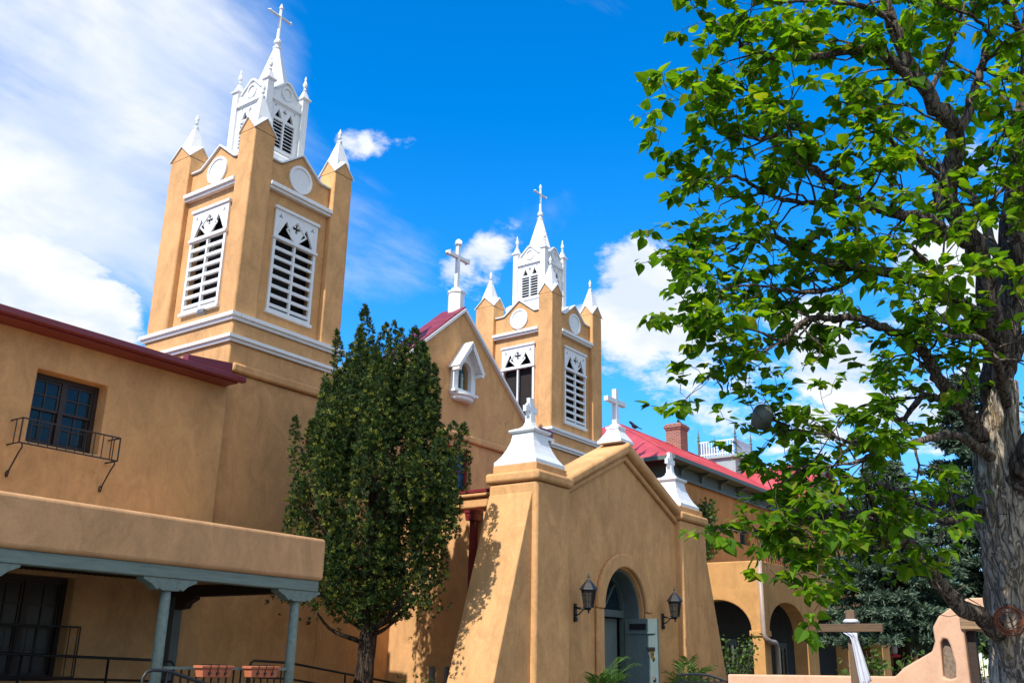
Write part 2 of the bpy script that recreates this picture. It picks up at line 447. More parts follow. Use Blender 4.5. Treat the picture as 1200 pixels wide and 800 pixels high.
# ------------------------------------------------------------------ mesh helpers
class MB:
    def __init__(s):
        s.v = []; s.f = []
    def add(s, vs, fs):
        b = len(s.v)
        s.v += [tuple(v) for v in vs]
        s.f += [tuple(i+b for i in f) for f in fs]
        return s
    def box(s, x0, x1, y0, y1, z0, z1):
        vs = [(x, y, z) for z in (z0, z1) for x, y in ((x0, y0), (x1, y0), (x1, y1), (x0, y1))]
        return s.add(vs, [(0, 3, 2, 1), (4, 5, 6, 7), (0, 1, 5, 4), (1, 2, 6, 5), (2, 3, 7, 6), (3, 0, 4, 7)])
    def loft(s, rings, closed=True, cap=True):
        n = len(rings[0]); b = len(s.v)
        for r in rings: s.v += [tuple(p) for p in r]
        for k in range(len(rings)-1):
            for i in range(n if closed else n-1):
                j = (i+1) % n
                s.f.append((b+k*n+i, b+k*n+j, b+(k+1)*n+j, b+(k+1)*n+i))
        if cap:
            s.f.append(tuple(b+i for i in reversed(range(n))))
            s.f.append(tuple(b+(len(rings)-1)*n+i for i in range(n)))
        return s
    def squares(s, prof, cx=0, cy=0, rot=0, n=4):
        """stack of square (or n-gon) sections: prof = [(half, z)]"""
        k = 1/math.cos(PI/n)
        return s.loft([[(cx+h*k*math.cos(2*PI*(i+.5)/n+rot), cy+h*k*math.sin(2*PI*(i+.5)/n+rot), z) for i in range(n)] for h, z in prof])
    def lathe(s, prof, cx=0, cy=0, n=12):
        return s.loft([[(cx+r*math.cos(2*PI*i/n), cy+r*math.sin(2*PI*i/n), z) for i in range(n)] for r, z in prof])
    def tube(s, pts, rad, n=8):
        pts = [Vector(p) for p in pts]
        if not isinstance(rad, (list, tuple)): rad = [rad]*len(pts)
        ref = None; rings = []
        for i, p in enumerate(pts):
            d = (pts[min(i+1, len(pts)-1)] - pts[max(i-1, 0)])
            if d.length < 1e-9: d = Vector((0, 0, 1))
            d.normalize()
            if ref is None:
                ref = d.orthogonal().normalized()
            ref = (ref - d*ref.dot(d))
            if ref.length < 1e-6: ref = d.orthogonal()
            ref.normalize()
            q = d.cross(ref)
            rings.append([p + (ref*math.cos(2*PI*j/n) + q*math.sin(2*PI*j/n))*rad[i] for j in range(n)])
        return s.loft(rings)
    def plate(s, outer, holes, frame, w0, w1):
        """polygon with holes in (u,v), thickness w0..w1; frame(u,v,w) -> point"""
        bm = bmesh.new(); loops = []
        for lp in [outer]+list(holes):
            vs = [bm.verts.new((u, v, 0)) for u, v in lp]
            for i in range(len(vs)): bm.edges.new((vs[i], vs[(i+1) % len(vs)]))
            loops.append(lp)
        bmesh.ops.triangle_fill(bm, use_beauty=True, use_dissolve=False, edges=bm.edges[:])
        bm.verts.index_update()
        vs = [(v.co.x, v.co.y) for v in bm.verts]
        fs = [tuple(v.index for v in f.verts) for f in bm.faces]
        bm.free()
        s.add([frame(u, v, w0) for u, v in vs], fs)
        s.add([frame(u, v, w1) for u, v in vs], [tuple(reversed(f)) for f in fs])
        for lp in loops:
            n = len(lp)
            s.add([frame(u, v, w0) for u, v in lp]+[frame(u, v, w1) for u, v in lp], [(i, (i+1) % n, n+(i+1) % n, n+i) for i in range(n)])
        return s
    def xf(s, fn, start=0):
        s.v[start:] = [tuple(fn(Vector(v))) for v in s.v[start:]]
        return s
    def build(s, name, mat, parent=None, bevel=0, smooth=False, seg=3, fix=True):
        me = bpy.data.meshes.new(name)
        me.from_pydata(s.v, [], s.f)
        me.materials.append(mat)
        if fix:
            bm = bmesh.new(); bm.from_mesh(me)
            bmesh.ops.remove_doubles(bm, verts=bm.verts, dist=0.0004)
            bmesh.ops.recalc_face_normals(bm, faces=bm.faces)
            bm.to_mesh(me); bm.free()
        if smooth:
            for p in me.polygons: p.use_smooth = True
        o = bpy.data.objects.new(name, me)
        COL.objects.link(o)
        if parent is not None:
            o.parent = parent
            if parent.name in WORLD_PARTS:      # parts of the big buildings are given in world coordinates
                o.matrix_parent_inverse = Matrix.Translation(-Vector(parent.location))
        if bevel:
            b = o.modifiers.new('soft_edges', 'BEVEL')
            b.width = bevel; b.segments = seg; b.limit_method = 'ANGLE'; b.angle_limit = R(32)
            b.harden_normals = False
            for p in me.polygons: p.use_smooth = True
            me.set_sharp_from_angle(angle=R(40))
        return o
def tag(o, label=None, cat=None, group=None, kind=None):
    if label: o['label'] = label
    if cat: o['category'] = cat
    if group: o['group'] = group
    if kind: o['kind'] = kind
    return o
def thing(name, label, cat, loc=(0, 0, 0), rz=0, group=None):
    """an Empty at the thing's base; parts are given in its own coordinates"""
    o = bpy.data.objects.new(name, None)
    o.empty_display_size = 0.3
    COL.objects.link(o)
    o.location = loc; o.rotation_euler = (0, 0, rz)
    return tag(o, label, cat, group)
def building(*a, **k):
    o = thing(*a, **k); WORLD_PARTS.add(o.name); return o
WORLD_PARTS = set()
def copy_tree(o, parent=None):
    c = o.copy(); COL.objects.link(c)
    if parent is not None: c.parent = parent
    for ch in list(o.children): copy_tree(ch, c)
    return c
def FY(y):   # plane seen from the front: u = x, v = z, depth goes back
    return lambda u, v, w: (u, y+w, v)
def FX(x):   # plane facing west: u = y, v = z, depth goes east
    return lambda u, v, w: (x+w, u, v)
def rect(u0, u1, v0, v1):
    return [(u0, v0), (u1, v0), (u1, v1), (u0, v1)]
def archpoly(c, r, v0, vs, n=16, ry=None):
    ry = ry or r
    return [(c-r, v0), (c+r, v0)] + [(c+r*math.cos(PI*i/n), vs+ry*math.sin(PI*i/n)) for i in range(n+1)]
def circ(cu, cv, r, n=24):
    return [(cu+r*math.cos(2*PI*i/n), cv+r*math.sin(2*PI*i/n)) for i in range(n)]

# ------------------------------------------------------------------ ground
g = MB(); g.add([(-400, -400, 0), (500, -400, 0), (500, 500, 0), (-400, 500, 0)], [(0, 1, 2, 3)])
tag(g.build('ground', M['paving']), kind='structure')

# ------------------------------------------------------------------ church
F = 14.55                       # plane of the church front
CX = 17.82                      # its centre line
church = building('church', 'tan stucco church with two white-spired belfry towers and a steep gable', 'church', (CX, F, 0))
TW = 1.40                       # half width of a tower
T1, T2 = 10.91+TW, 21.86+TW
NX0, NX1 = T1+TW, T2-TW         # the gabled front stands between the towers
GZ = 10.06                      # gable peak
SL = 0.84                       # its slope
zl = lambda x: GZ-SL*abs(x-CX)

w = MB()
outer = [(NX0-.02, 0), (NX1+.02, 0), (NX1+.02, zl(NX1)), (CX, GZ), (NX0-.02, zl(NX0))]
outer = [(NX0-.02, 0), (NX1+.02, 0), (NX1+.02, 7.40), (CX+(GZ-7.4)/SL, 7.40), (CX, GZ), (CX-(GZ-7.4)/SL, 7.40), (NX0-.02, 7.40)]
hw_win = 0.52
w.plate(outer, [rect(CX-hw_win, CX+hw_win, 5.45, 6.55), archpoly(CX+.02, .26, 7.93, 8.42)], FY(F), 0, .35)
w.build('front_wall', M['stucco'], church)
w = MB(); w.box(NX0+.2, NX0+.5, F+.4, F+30, 0, 7.1); w.box(NX1-.5, NX1-.2, F+.4, F+30, 0, 7.1)
w.box(NX0+.5, NX1-.5, F+29.7, F+30, 0, 7.1); w.box(NX0+.5, NX1-.5, F+1.2, F+1.3, 0, 7.0)
w.build('nave_wall', M['stucco'], church)
MB().box(NX0+.1, NX1-.1, F+.67, F+30.2, 7.101, 7.25).build('nave_roof', M['darkredroof'], church)
r = MB()                         # the gable is a false front with a short metal roof over it
ex = (GZ-7.42)/SL
r.plate([(CX, GZ-.06), (CX+ex, 7.36), (CX+ex, 7.0), (CX-ex, 7.0), (CX-ex, 7.36)], [], FY(F+.36), 0, .28)
r.build('gable_back', M['stucco'], church)
r = MB()
for sx in (-1, 1):
    r.plate([(0, GZ+.04), (sx*ex, GZ+.04-SL*ex), (sx*ex, GZ+.085-SL*ex), (0, GZ+.09)], [], lambda u, v, w_: (CX+u, F-.07+w_, v), 0, .78)
    for k in range(1, 9):
        d_ = ex*k/9
        r.tube([(CX+sx*d_, F-.07, GZ+.09-SL*d_), (CX+sx*d_, F+.71, GZ+.09-SL*d_)], .010, 4)
r.build('gable_roof', M['darkredroof'], church)
t = MB()                         # white barge boards up the gable, and the dark red edge over them
for sx in (-1, 1):
    ex = (GZ-7.42)/SL
    t.plate([(sx*0, GZ-.045), (sx*ex, GZ-.045-SL*ex), (sx*ex, GZ+.038-SL*ex), (0, GZ+.038)], [], lambda u, v, w_: (CX+u, F-.10+w_, v), 0, .095)
t.build('barge_board', M['white'], church)
for x0, x1 in ((NX0-.01, CX-(GZ-7.42)/SL+.05), (CX+(GZ-7.42)/SL-.05, NX1+.01)):
    MB().box(x0, x1, F-.10, F-.003, 7.43, 7.52).build('eave_moulding', M['white'], church)
t = MB()
t.box(T2-TW-.62, T2-TW-.003, F-.06, F+.6, 7.525, 7.74)
t.build('roof_flashing', M['red'], church)
t = MB(); t.box(NX0-2.72, NX0, F-.09, F-.003, 6.72, 6.90); t.box(NX0, NX1, F-.09, F-.003, 6.72, 6.90); t.box(NX1, NX1+2.80, F-.09, F-.003, 6.72, 6.90)
t.build('stucco_band', M['stucco'], church, bevel=.05)

def window_unit(name, x0, x1, z0, z1, y, parent, frame_m, glass_m, cols=2, rows=2, fw_=.06, mid=True):
    f = MB()
    f.plate(rect(x0, x1, z0, z1), [rect(x0+fw_, x1-fw_, z0+fw_, z1-fw_)], FY(y), 0, .07)
    ww = (x1-x0-2*fw_)/cols; hh = (z1-z0-2*fw_)/rows
    for i in range(1, cols): f.box(x0+fw_+ww*i-.013, x0+fw_+ww*i+.013, y+.015, y+.05, z0+fw_, z1-fw_)
    for i in range(1, rows): f.box(x0+fw_, x1-fw_, y+.018, y+.048, z0+fw_+hh*i-.013, z0+fw_+hh*i+.013)
    o = f.build(name, frame_m, parent)
    p = MB().box(x0+fw_-.01, x1-fw_+.01, y+.052, y+.058, z0+fw_-.01, z1-fw_+.01)
    p.build('pane', glass_m, o)
    return o
window_unit('window', CX-hw_win+.003, CX+hw_win-.003, 5.453, 6.547, F+.12, church, M['red'], M['blueglass'], 3, 2, .07)

# niche with its little hood
nc = CX+.02
f = MB()
f.plate([(nc-.42, 7.90), (nc+.42, 7.90)] + [(nc+.42, 8.52), (nc+.12, 8.95), (nc, 9.0), (nc-.12, 8.95), (nc-.42, 8.52)], [archpoly(nc, .255, 7.96, 8.42)], FY(F-.12), 0, .117)
niche = f.build('niche', M['white'], church)
f = MB().plate(archpoly(nc, .255, 7.94, 8.42), [], FY(F+.10), 0, .02); f.build('pane', M['tealglass'], niche)
f = MB()                         # a pale figure standing in the niche
f.lathe([(.05, 7.97), (.05, 8.05), (.04, 8.25), (.05, 8.30), (.025, 8.34), (.032, 8.37), (.026, 8.41), (.004, 8.425)], nc+.05, F+.03, 12)
f.build('figure', M['palegrey'], niche, smooth=True)
f = MB()
for sx in (-1, 1):
    f.plate([(0, 9.11), (sx*.49, 8.42), (sx*.525, 8.445), (0, 9.18)], [], lambda u, v, w_: (nc+u, F-.35+w_, v), 0, .347)
    for k in range(8):           # scalloped edge
        u = .03+.42*k/7.5
        f.plate([(sx*u, 9.11-1.408*u+.03), (sx*(u+.05), 9.11-1.408*(u+.05)+.03), (sx*(u+.046), 9.11-1.408*u-.12), (sx*(u+.025), 9.11-1.408*u-.15), (sx*(u+.004), 9.11-1.408*u-.09)], [], lambda a, v, w_: (nc+a, F-.346+w_, v), 0, .03)
    f.box(nc+sx*.45-.05, nc+sx*.45+.05, F-.335, F-.125, 8.35, 8.43)
f.build('niche_hood', M['white'], niche)
f = MB()
f.box(nc-.46, nc+.46, F-.20, F-.003, 7.84, 7.899)
f.loft([[(nc+h*math.cos(PI+PI*i/12), F-.003-.30*h/.44*math.sin(PI*i/12), z) for i in range(13)] for h, z in ((.30, 7.66), (.37, 7.70), (.38, 7.76), (.44, 7.80), (.44, 7.838))])
f.build('niche_sill', M['white'], niche)

def latin_cross(mb, x, y, z0, z1, za, span, th, along='x'):
    a = th/2
    mb.box(x-a, x+a, y-a, y+a, z0, z1)
    if along == 'x':
        for sx in (-1, 1):
            mb.box(x+min(sx*a, sx*span/2), x+max(sx*a, sx*span/2), y-a*.9, y+a*.9, za-a, za+a)
    return mb
# cross on the gable ridge
cm = MB(); yc = F+.28
cm.squares([(.20, GZ-.05), (.20, 10.55), (.22, 10.57), (.22, 10.62), (.15, 10.66), (.14, 10.70), (.075, 10.74)], CX+.05, yc, 0, 8)
cm.squares([(.047, 10.74), (.043, 11.98), (.02, 12.06)], CX+.05, yc)
for sx in (-1, 1):
    cm.squares([(.045, 0), (.045, .29), (.072, .34), (.03, .42)], 0, 0)
    n = 16
    cm.xf(lambda v, sx=sx: (CX+.05+sx*(v.z+.05), yc+v.y, 11.60+v.x), len(cm.v)-n)
cm.squares([(.085, 0), (.085, .07), (.02, .16)], CX+.05, yc, PI/4)
cm.xf(lambda v: (v.x, v.y, v.z+11.95), len(cm.v)-12)
cm.build('gable_cross', M['white_metal'], church)

# ---- towers
def rot4(mb, fn):
    """build one face with fn(mb) facing -y about the origin and turn it to the four sides"""
    for k in range(4):
        st = len(mb.v); fn(mb, k)
        c, s_ = round(math.cos(k*PI/2)), round(math.sin(k*PI/2))
        mb.xf(lambda v: (v.x*c-v.y*s_, v.x*s_+v.y*c, v.z), st)
def place(mb, cx, cy):
    mb.xf(lambda v: (v.x+cx, v.y+cy, v.z)); return mb
H = TW; PWX, PWF, PWB = .55, .48, .68; RC = .13        # half width, pier width, recess of the panels
Z0, ZP = 7.875, 11.93
def cloverlet(u, v, r, n=4):
    pts = []
    for i in range(n):
        a = PI/2+2*PI*i/n
        for k in range(-3, 4):
            b = a+k*R(49)
            pts.append((u+r*.62*math.cos(a)+r*.34*math.cos(b), v+r*.62*math.sin(a)+r*.34*math.sin(b)))
    return pts
def tower(cx, label, open_west):
    cy = F+TW
    b = MB()
    b.box(-H, H, -H, H, 0, 6.722)
    b.box(-H-.001, H+.001, -H-.001, H+.001, 6.723, 7.30)
    b.box(-H, H, -H, H, 7.302, 7.739)
    for sx in (-1, 1):
        for sy in (-1, 1):
            PWY = PWF if sy < 0 else PWB
            x0, x1 = sorted((sx*H, sx*(H-PWX))); y0, y1 = sorted((sy*H, sy*(H-PWY)))
            b.box(x0, x1, y0, y1, Z0, ZP-.02)
    # ends of the sunk panel and the centre of its opening on each of the four sides
    SIDE = {0: (-(H-PWX), H-PWX, 0.0), 2: (-(H-PWX), H-PWX, 0.0), 3: (-(H-PWB), H-PWF, .16), 1: (-(H-PWF), H-PWB, -.16)}
    def panel(m_, k):
        ua, ub, uc = SIDE[k]
        prof = [(ua, Z0), (ub, Z0), (ub, 11.48), (uc+.62, 11.48), (uc+.54, 11.49), (uc+.46, 11.545), (uc, 11.90), (uc-.46, 11.545), (uc-.54, 11.49), (uc-.62, 11.48), (ua, 11.48)]
        m_.plate(prof, [rect(uc-.55, uc+.55, 8.25, 10.45)], lambda u, v, w_: (u, -(H-RC)+w_, v), 0, .18)
    rot4(b, panel)
    place(b, cx, cy)
    body = b.build('tower', M['stucco'], church, bevel=.035, seg=2)
    tag(body, label)
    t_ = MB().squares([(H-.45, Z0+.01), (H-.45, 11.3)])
    place(t_, cx, cy).build('chamber_shade_box', M['interior'], body)  # closed dark box standing in for the shade behind the louvres
    # bands
    t_ = MB()
    for z0, z1, d in ((7.30, 7.36, .06), (7.361, 7.425, .11), (7.74, 7.80, .05), (7.801, 7.874, .10)):
        t_.squares([(H+d, z0), (H+d, z1)])
    place(t_, cx, cy).build('moulding', M['white'], body)
    for k in range(4):
        c, s_ = round(math.cos(k*PI/2)), round(math.sin(k*PI/2))
        ua, ub, uc = SIDE[k]
        t_ = MB().box(ua+.002, ub-.002, -H+RC-.11, -H+RC-.003, 10.79, 10.85).box(ua+.002, ub-.002, -H+RC-.16, -H+RC-.003, 10.85, 10.93)
        t_.xf(lambda v: (v.x*c-v.y*s_+cx, v.x*s_+v.y*c+cy, v.z))
        t_.build('cornice', M['white'], body)
    # white roofs behind the gabled parapets, their edges lapping over the plaster
    t_ = MB()
    def cop(m_, k):
        ua, ub, uc = SIDE[k]
        for sx in (-1, 1):
            pw = (ub-uc if sx > 0 else uc-ua)
            m_.plate([(0, 11.903), (sx*.46, 11.548), (sx*.54, 11.493), (sx*.62, 11.483), (sx*(pw-.01), 11.483), (sx*(pw-.01), 11.513), (sx*.63, 11.513), (sx*.555, 11.525), (sx*.475, 11.58), (0, 11.945)], [], lambda u, v, w_: (uc+u, -(H-RC)-.05+w_, v), 0, 1.0)
    rot4(t_, cop)
    t_.squares([(1.1, 11.40), (.72, 11.93)])
    place(t_, cx, cy).build('parapet_roof', M['white_metal'], body)
    # roundels
    rd = []
    for k in range(4):
        t_ = MB()
        uc = SIDE[k][2]; fr = lambda u, v, w_: (uc+u, -(H-RC)-.045+w_, v)
        t_.plate(circ(0, 11.33, .315, 32), [circ(0, 11.33, .255, 32)], fr, 0, .042)
        t_.plate(circ(0, 11.33, .252, 32), [], fr, .02, .042)
        c, s_ = round(math.cos(k*PI/2)), round(math.sin(k*PI/2))
        t_.xf(lambda v: (v.x*c-v.y*s_+cx, v.x*s_+v.y*c+cy, v.z))
        t_.build('roundel', M['white'], body)
    # pier heads: small cross gables with white roofs and a spirelet each
    for sx in (-1, 1):
        for sy in (-1, 1):
            PWY = PWF if sy < 0 else PWB
            px_, py_ = sx*(H-PWX/2), sy*(H-PWY/2); h_ = PWX/2-.004; ky_ = PWY/PWX
            p_ = MB()
            za, zb = ZP-.021, 12.20
            vs = [(-h_, -h_, za), (h_, -h_, za), (h_, h_, za), (-h_, h_, za), (0, -h_, zb), (h_, 0, zb), (0, h_, zb), (-h_, 0, zb), (0, 0, zb)]
            vs = [(x, y*ky_, z) for x, y, z in vs]
            p_.add(vs, [(0, 1, 4), (1, 2, 5), (2, 3, 6), (3, 0, 7), (0, 4, 8, 7), (1, 5, 8, 4), (2, 6, 8, 5), (3, 7, 8, 6)])
            place(p_, cx+px_, cy+py_).build('pier_gable', M['stucco'], body)
            p_ = MB(); g_ = PWX/2+.03; e_ = .026
            lo = [(-g_, -g_, za-.03), (g_, -g_, za-.03), (g_, g_, za-.03), (-g_, g_, za-.03), (0, -g_, zb+.012), (g_, 0, zb+.012), (0, g_, zb+.012), (-g_, 0, zb+.012), (0, 0, zb+.012)]
            lo = [(x, y*ky_, z) for x, y, z in lo]
            hi = [(x, y, z+e_) for x, y, z in lo]
            q = [(0, 4, 8, 7), (1, 5, 8, 4), (2, 6, 8, 5), (3, 7, 8, 6)]
            fs = q+[tuple(reversed([i+9 for i in f_])) for f_ in q]
            ring = [0, 4, 1, 5, 2, 6, 3, 7]
            fs += [(ring[i], ring[(i+1) % 8], ring[(i+1) % 8]+9, ring[i]+9) for i in range(8)]
            p_.add(lo+hi, fs)
            p_.squares([(.215, 12.0), (.185, 12.26), (.135, 12.44), (.028, 12.86)])
            p_.squares([(.055, 12.80), (.062, 12.84), (.03, 12.87)], n=8)
            place(p_, cx+px_, cy+py_)
            o_ = p_.build('pier_cap', M['white_metal'], body)
            p_ = MB().lathe([(.02, 12.86), (.022, 12.92), (.05, 12.94), (.02, 12.97), (.045, 13.01), (.05, 13.05), (.015, 13.14), (.003, 13.17)], cx+px_, cy+py_, 8)
            p_.build('finial', M['white_metal'], body, smooth=True)
    # belfry openings: tracery over two columns of boards
    for k in range(4):
        c, s_ = round(math.cos(k*PI/2)), round(math.sin(k*PI/2))
        uc = SIDE[k][2]
        turn = lambda v: ((v.x+uc)*c-v.y*s_+cx, (v.x+uc)*s_+v.y*c+cy, v.z)
        fr = lambda u, v, w_: (u, -(H-RC)-.05+w_, v)
        t_ = MB()
        holes = [[(-.48, 9.87), (-.07, 9.87), (-.275, 10.25)], [(.07, 9.87), (.48, 9.87), (.275, 10.25)], cloverlet(0, 10.17, .115), cloverlet(-.44, 10.30, .055, 3), cloverlet(.44, 10.30, .055, 3)]
        t_.plate(rect(-.58, .58, 9.825, 10.45), holes, fr, 0, .045)
        t_.plate([(-.60, 9.775), (.60, 9.775), (.60, 9.83), (-.60, 9.83)], [], lambda u, v, w_: (u, -(H-RC)-.085+w_, v), 0, .09)
        t_.plate(rect(-.61, .61, 10.44, 10.50), [], lambda u, v, w_: (u, -(H-RC)-.085+w_, v), 0, .08)
        t_.plate([(0, 10.36), (.29, 10.06), (.25, 10.06), (0, 10.315), (-.25, 10.06), (-.29, 10.06)], [], lambda u, v, w_: (u, -(H-RC)-.068+w_, v), 0, .02)
        t_.plate([(-.03, 9.82), (.03, 9.82), (.28, 10.05), (.24, 10.06), (0, 9.88), (-.24, 10.06), (-.28, 10.05)], [], lambda u, v, w_: (u, -(H-RC)-.066+w_, v), 0, .018)
        t_.plate(rect(-.58, .58, 8.20, 9.78), [rect(-.515, -.024, 8.27, 9.77), rect(.024, .515, 8.27, 9.77)], fr, 0, .06)
        t_.plate(rect(-.61, .61, 8.155, 8.215), [], lambda u, v, w_: (u, -(H-RC)-.085+w_, v), 0, .08)
        t_.xf(turn)
        fo = t_.build('louvred_window', M['white'], body)
        if not (k == 3 and open_west):
            l_ = MB()
            for col in (-1, 1):
                for j in range(7):
                    z = 8.31+.208*j
                    u0, u1 = sorted((col*.026, col*.513))
                    y0, y1 = -(H-RC)-.045, -(H-RC)+.10
                    l_.loft([[(u_, y0, z), (u_, y0+.03, z-.004), (u_, y1, z+.05), (u_, y1, z+.07), (u_, y0, z+.066)] for u_ in (u0, u1)])
            l_.xf(turn); l_.build('louvre_board', M['white'], body)
        else:
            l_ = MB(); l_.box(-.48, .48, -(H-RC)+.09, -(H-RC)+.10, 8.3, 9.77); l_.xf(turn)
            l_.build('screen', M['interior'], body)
    # white lantern stage above
    BH = .60; zb0 = 11.90
    b = MB()
    b.squares([(.74, zb0), (.74, 12.02), (.66, 12.10)])
    for sx in (-1, 1):
        for sy in (-1, 1):
            x0, x1 = sorted((sx*BH, sx*(BH-.17))); y0, y1 = sorted((sy*BH, sy*(BH-.17)))
            b.box(x0, x1, y0, y1, 12.101, 13.50)
            st = len(b.v)
            b.squares([(.085, 13.501), (.085, 13.60), (.125, 13.61), (.125, 13.64), (.08, 13.68), (.02, 13.86)])
            b.lathe([(.02, 13.84), (.05, 13.86), (.02, 13.90), (.05, 13.95), (.055, 14.00), (.02, 14.08), (.03, 14.11), (.003, 14.19)], 0, 0, 8)
            b.xf(lambda v: (v.x+sx*(BH-.085), v.y+sy*(BH-.085), v.z), st)
    bw = BH-.17
    fr = lambda u, v, w_: (u, -(BH-.06)+w_, v)
    tri = [[(-.27, 12.93), (-.07, 12.93), (-.17, 13.12)], [(.07, 12.93), (.27, 12.93), (.17, 13.12)], cloverlet(0, 13.10, .06), cloverlet(-.27, 13.17, .035, 3), cloverlet(.27, 13.17, .035, 3)]
    def face(m_, k):
        m_.plate([(-bw, 12.101), (bw, 12.101), (bw, 13.50), (.34, 13.50), (.05, 13.74), (-.05, 13.74), (-.34, 13.50), (-bw, 13.50)], [rect(-.30, -.02, 12.28, 12.88), rect(.02, .30, 12.28, 12.88)]+tri, fr, 0, .06)
        m_.box(-bw, bw, -BH+.002, -BH+.057, 13.24, 13.31)
        m_.plate(circ(0, 13.52, .155, 20), [circ(0, 13.52, .115, 20)], lambda u, v, w_: (u, -(BH-.06)-.03+w_, v), 0, .028)
        m_.plate([(-.34, 13.50), (-.05, 13.74), (0, 13.745), (.05, 13.74), (.34, 13.50), (.36, 13.53), (.06, 13.785), (-.06, 13.785), (-.36, 13.53)], [], lambda u, v, w_: (u, -(BH-.06)-.04+w_, v), 0, .10)
        m_.plate(rect(-.34, .34, 12.20, 12.245), [], lambda u, v, w_: (u, -(BH-.06)-.04+w_, v), 0, .038)
        m_.plate(rect(-.34, .34, 13.215, 13.238), [], lambda u, v, w_: (u, -(BH-.06)-.025+w_, v), 0, .022)
        for j in range(8):
            z = 12.28+.075*j
            for col in (-1, 1):
                u0, u1 = sorted((col*.021, col*.299))
                m_.loft([[(u, -(BH-.06)+.005, z), (u, -(BH-.06)+.06, z+.032), (u, -(BH-.06)+.06, z+.042), (u, -(BH-.06)+.005, z+.014)] for u in (u0, u1)])
    rot4(b, face)
    b.squares([(BH-.12, 13.40), (BH-.12, 13.47)])
    b.xf(lambda v: (v.x, v.y, v.z if v.z < 12.1 else 12.1+(v.z-12.1)*1.135))
    place(b, cx, cy).build('belfry', M['white'], body)
    b = MB().squares([(.44, 12.13), (.44, 13.50)]); place(b, cx, cy).build('belfry_shade_box', M['interior'], body)  # dark core in place of the shade between the belfry boards
    b = MB().squares([(.48, 13.66), (.42, 13.82), (.075, 15.12)], n=8, rot=PI/8)
    place(b, cx, cy).build('spire', M['white_metal'], body)
    b = MB()
    b.lathe([(.085, 15.10), (.10, 15.13), (.10, 15.16), (.05, 15.19), (.05, 15.22), (.09, 15.27), (.095, 15.32), (.05, 15.40), (.04, 15.46)], 0, 0, 10)
    b.squares([(.036, 15.45), (.028, 16.28)], n=6)
    for sx in (-1, 1):
        b.squares([(.028, 0), (.026, .26), (.042, .29), (.012, .35)], n=6)
        b.xf(lambda v: (sx*(v.z+.02), v.y, 16.02+v.x), len(b.v)-24)
    b.squares([(.042, 16.24), (.042, 16.27), (.01, 16.38)], n=6)
    place(b, cx, cy).build('spire_cross', M['white_metal'], body)
    return body
tower(T1, 'left tower with boarded openings on both visible sides', False)
tower(T2, 'right tower with an open unboarded west opening', True)

# ---- entrance porch of the church
PY = 10.0
VX0, VX1 = 15.75, 20.05
z_sp, rad, ac = 2.66, .85, 17.79
v = MB()
v.plate([(15.5, 0), (20.28, 0), (20.28, 4.86), (17.87, 5.98), (15.5, 4.86)], [archpoly(ac, rad, 0.0, z_sp, 24)], FY(PY+.06), 0, .55)
v.build('portal_wall', M['stucco'], church, bevel=.03)
v = MB(); v.box(VX0, VX0+.3, PY+.62, F-.002, 0, 4.62); v.box(VX1-.3, VX1, PY+.62, F-.002, 0, 4.62)
v.box(VX0+.3, VX1-.3, PY+.63, F-.002, 4.40, 4.60)
v.build('vestibule_wall', M['stucco'], church)
v = MB(); v.box(VX0-.09, VX0+.2, PY+1.0, F-.003, 4.625, 4.84); v.box(VX0-.16, VX0+.2, PY+1.0, F-.003, 4.841, 4.93); v.build('vestibule_ledge', M['stucco'], church, bevel=.04)
v = MB(); v.box(VX0-.17, VX1, PY+1.0, F-.004, 4.932, 4.99); v.build('flashing', M['red'], church)
# coping up the porch gable: rounded outer roll and a stepped inner fillet
v = MB()
for sx, ex in ((-1, 17.87-15.45), (1, 20.33-17.87)):
    k = (6.0-4.90)/ex
    v.plate([(0, 5.90), (sx*ex, 4.80), (sx*ex, 5.02), (0, 6.15)], [], lambda u, w_z, w_: (17.87+u, PY-.13+w_, w_z), 0, .78)
v.build('coping', M['stucco'], church, bevel=.07)
v = MB()
for sx, ex in ((-1, 17.87-15.55), (1, 20.22-17.87)):
    v.plate([(0, 5.76), (sx*ex, 4.70), (sx*ex, 4.82), (0, 5.885)], [], lambda u, w_z, w_: (17.87+u, PY-.02+w_, w_z), 0, .078)
v.build('coping_fillet', M['stucco'], church, bevel=.03)
# arch moulding
v = MB()
ro = 1.13
pts = [(ac-ro, z_sp+.02)]+[(ac-ro*math.cos(PI*i/28), z_sp+.02+ro*math.sin(PI*i/28)) for i in range(1, 28)]+[(ac+ro, z_sp+.02)]
pts += [(ac+(rad+.003)*math.cos(PI*i/28), z_sp+.02+(rad+.003)*math.sin(PI*i/28)) for i in range(29)]
v.plate(pts, [], FY(PY-.035), 0, .094)
for sx in (-1, 1):
    x0, x1 = sorted((ac+sx*(rad+.003), ac+sx*ro)); v.box(x0, x1, PY-.010, PY+.058, 0, z_sp+.018)
v.build('arch_moulding', M['stucco'], church, bevel=.03)
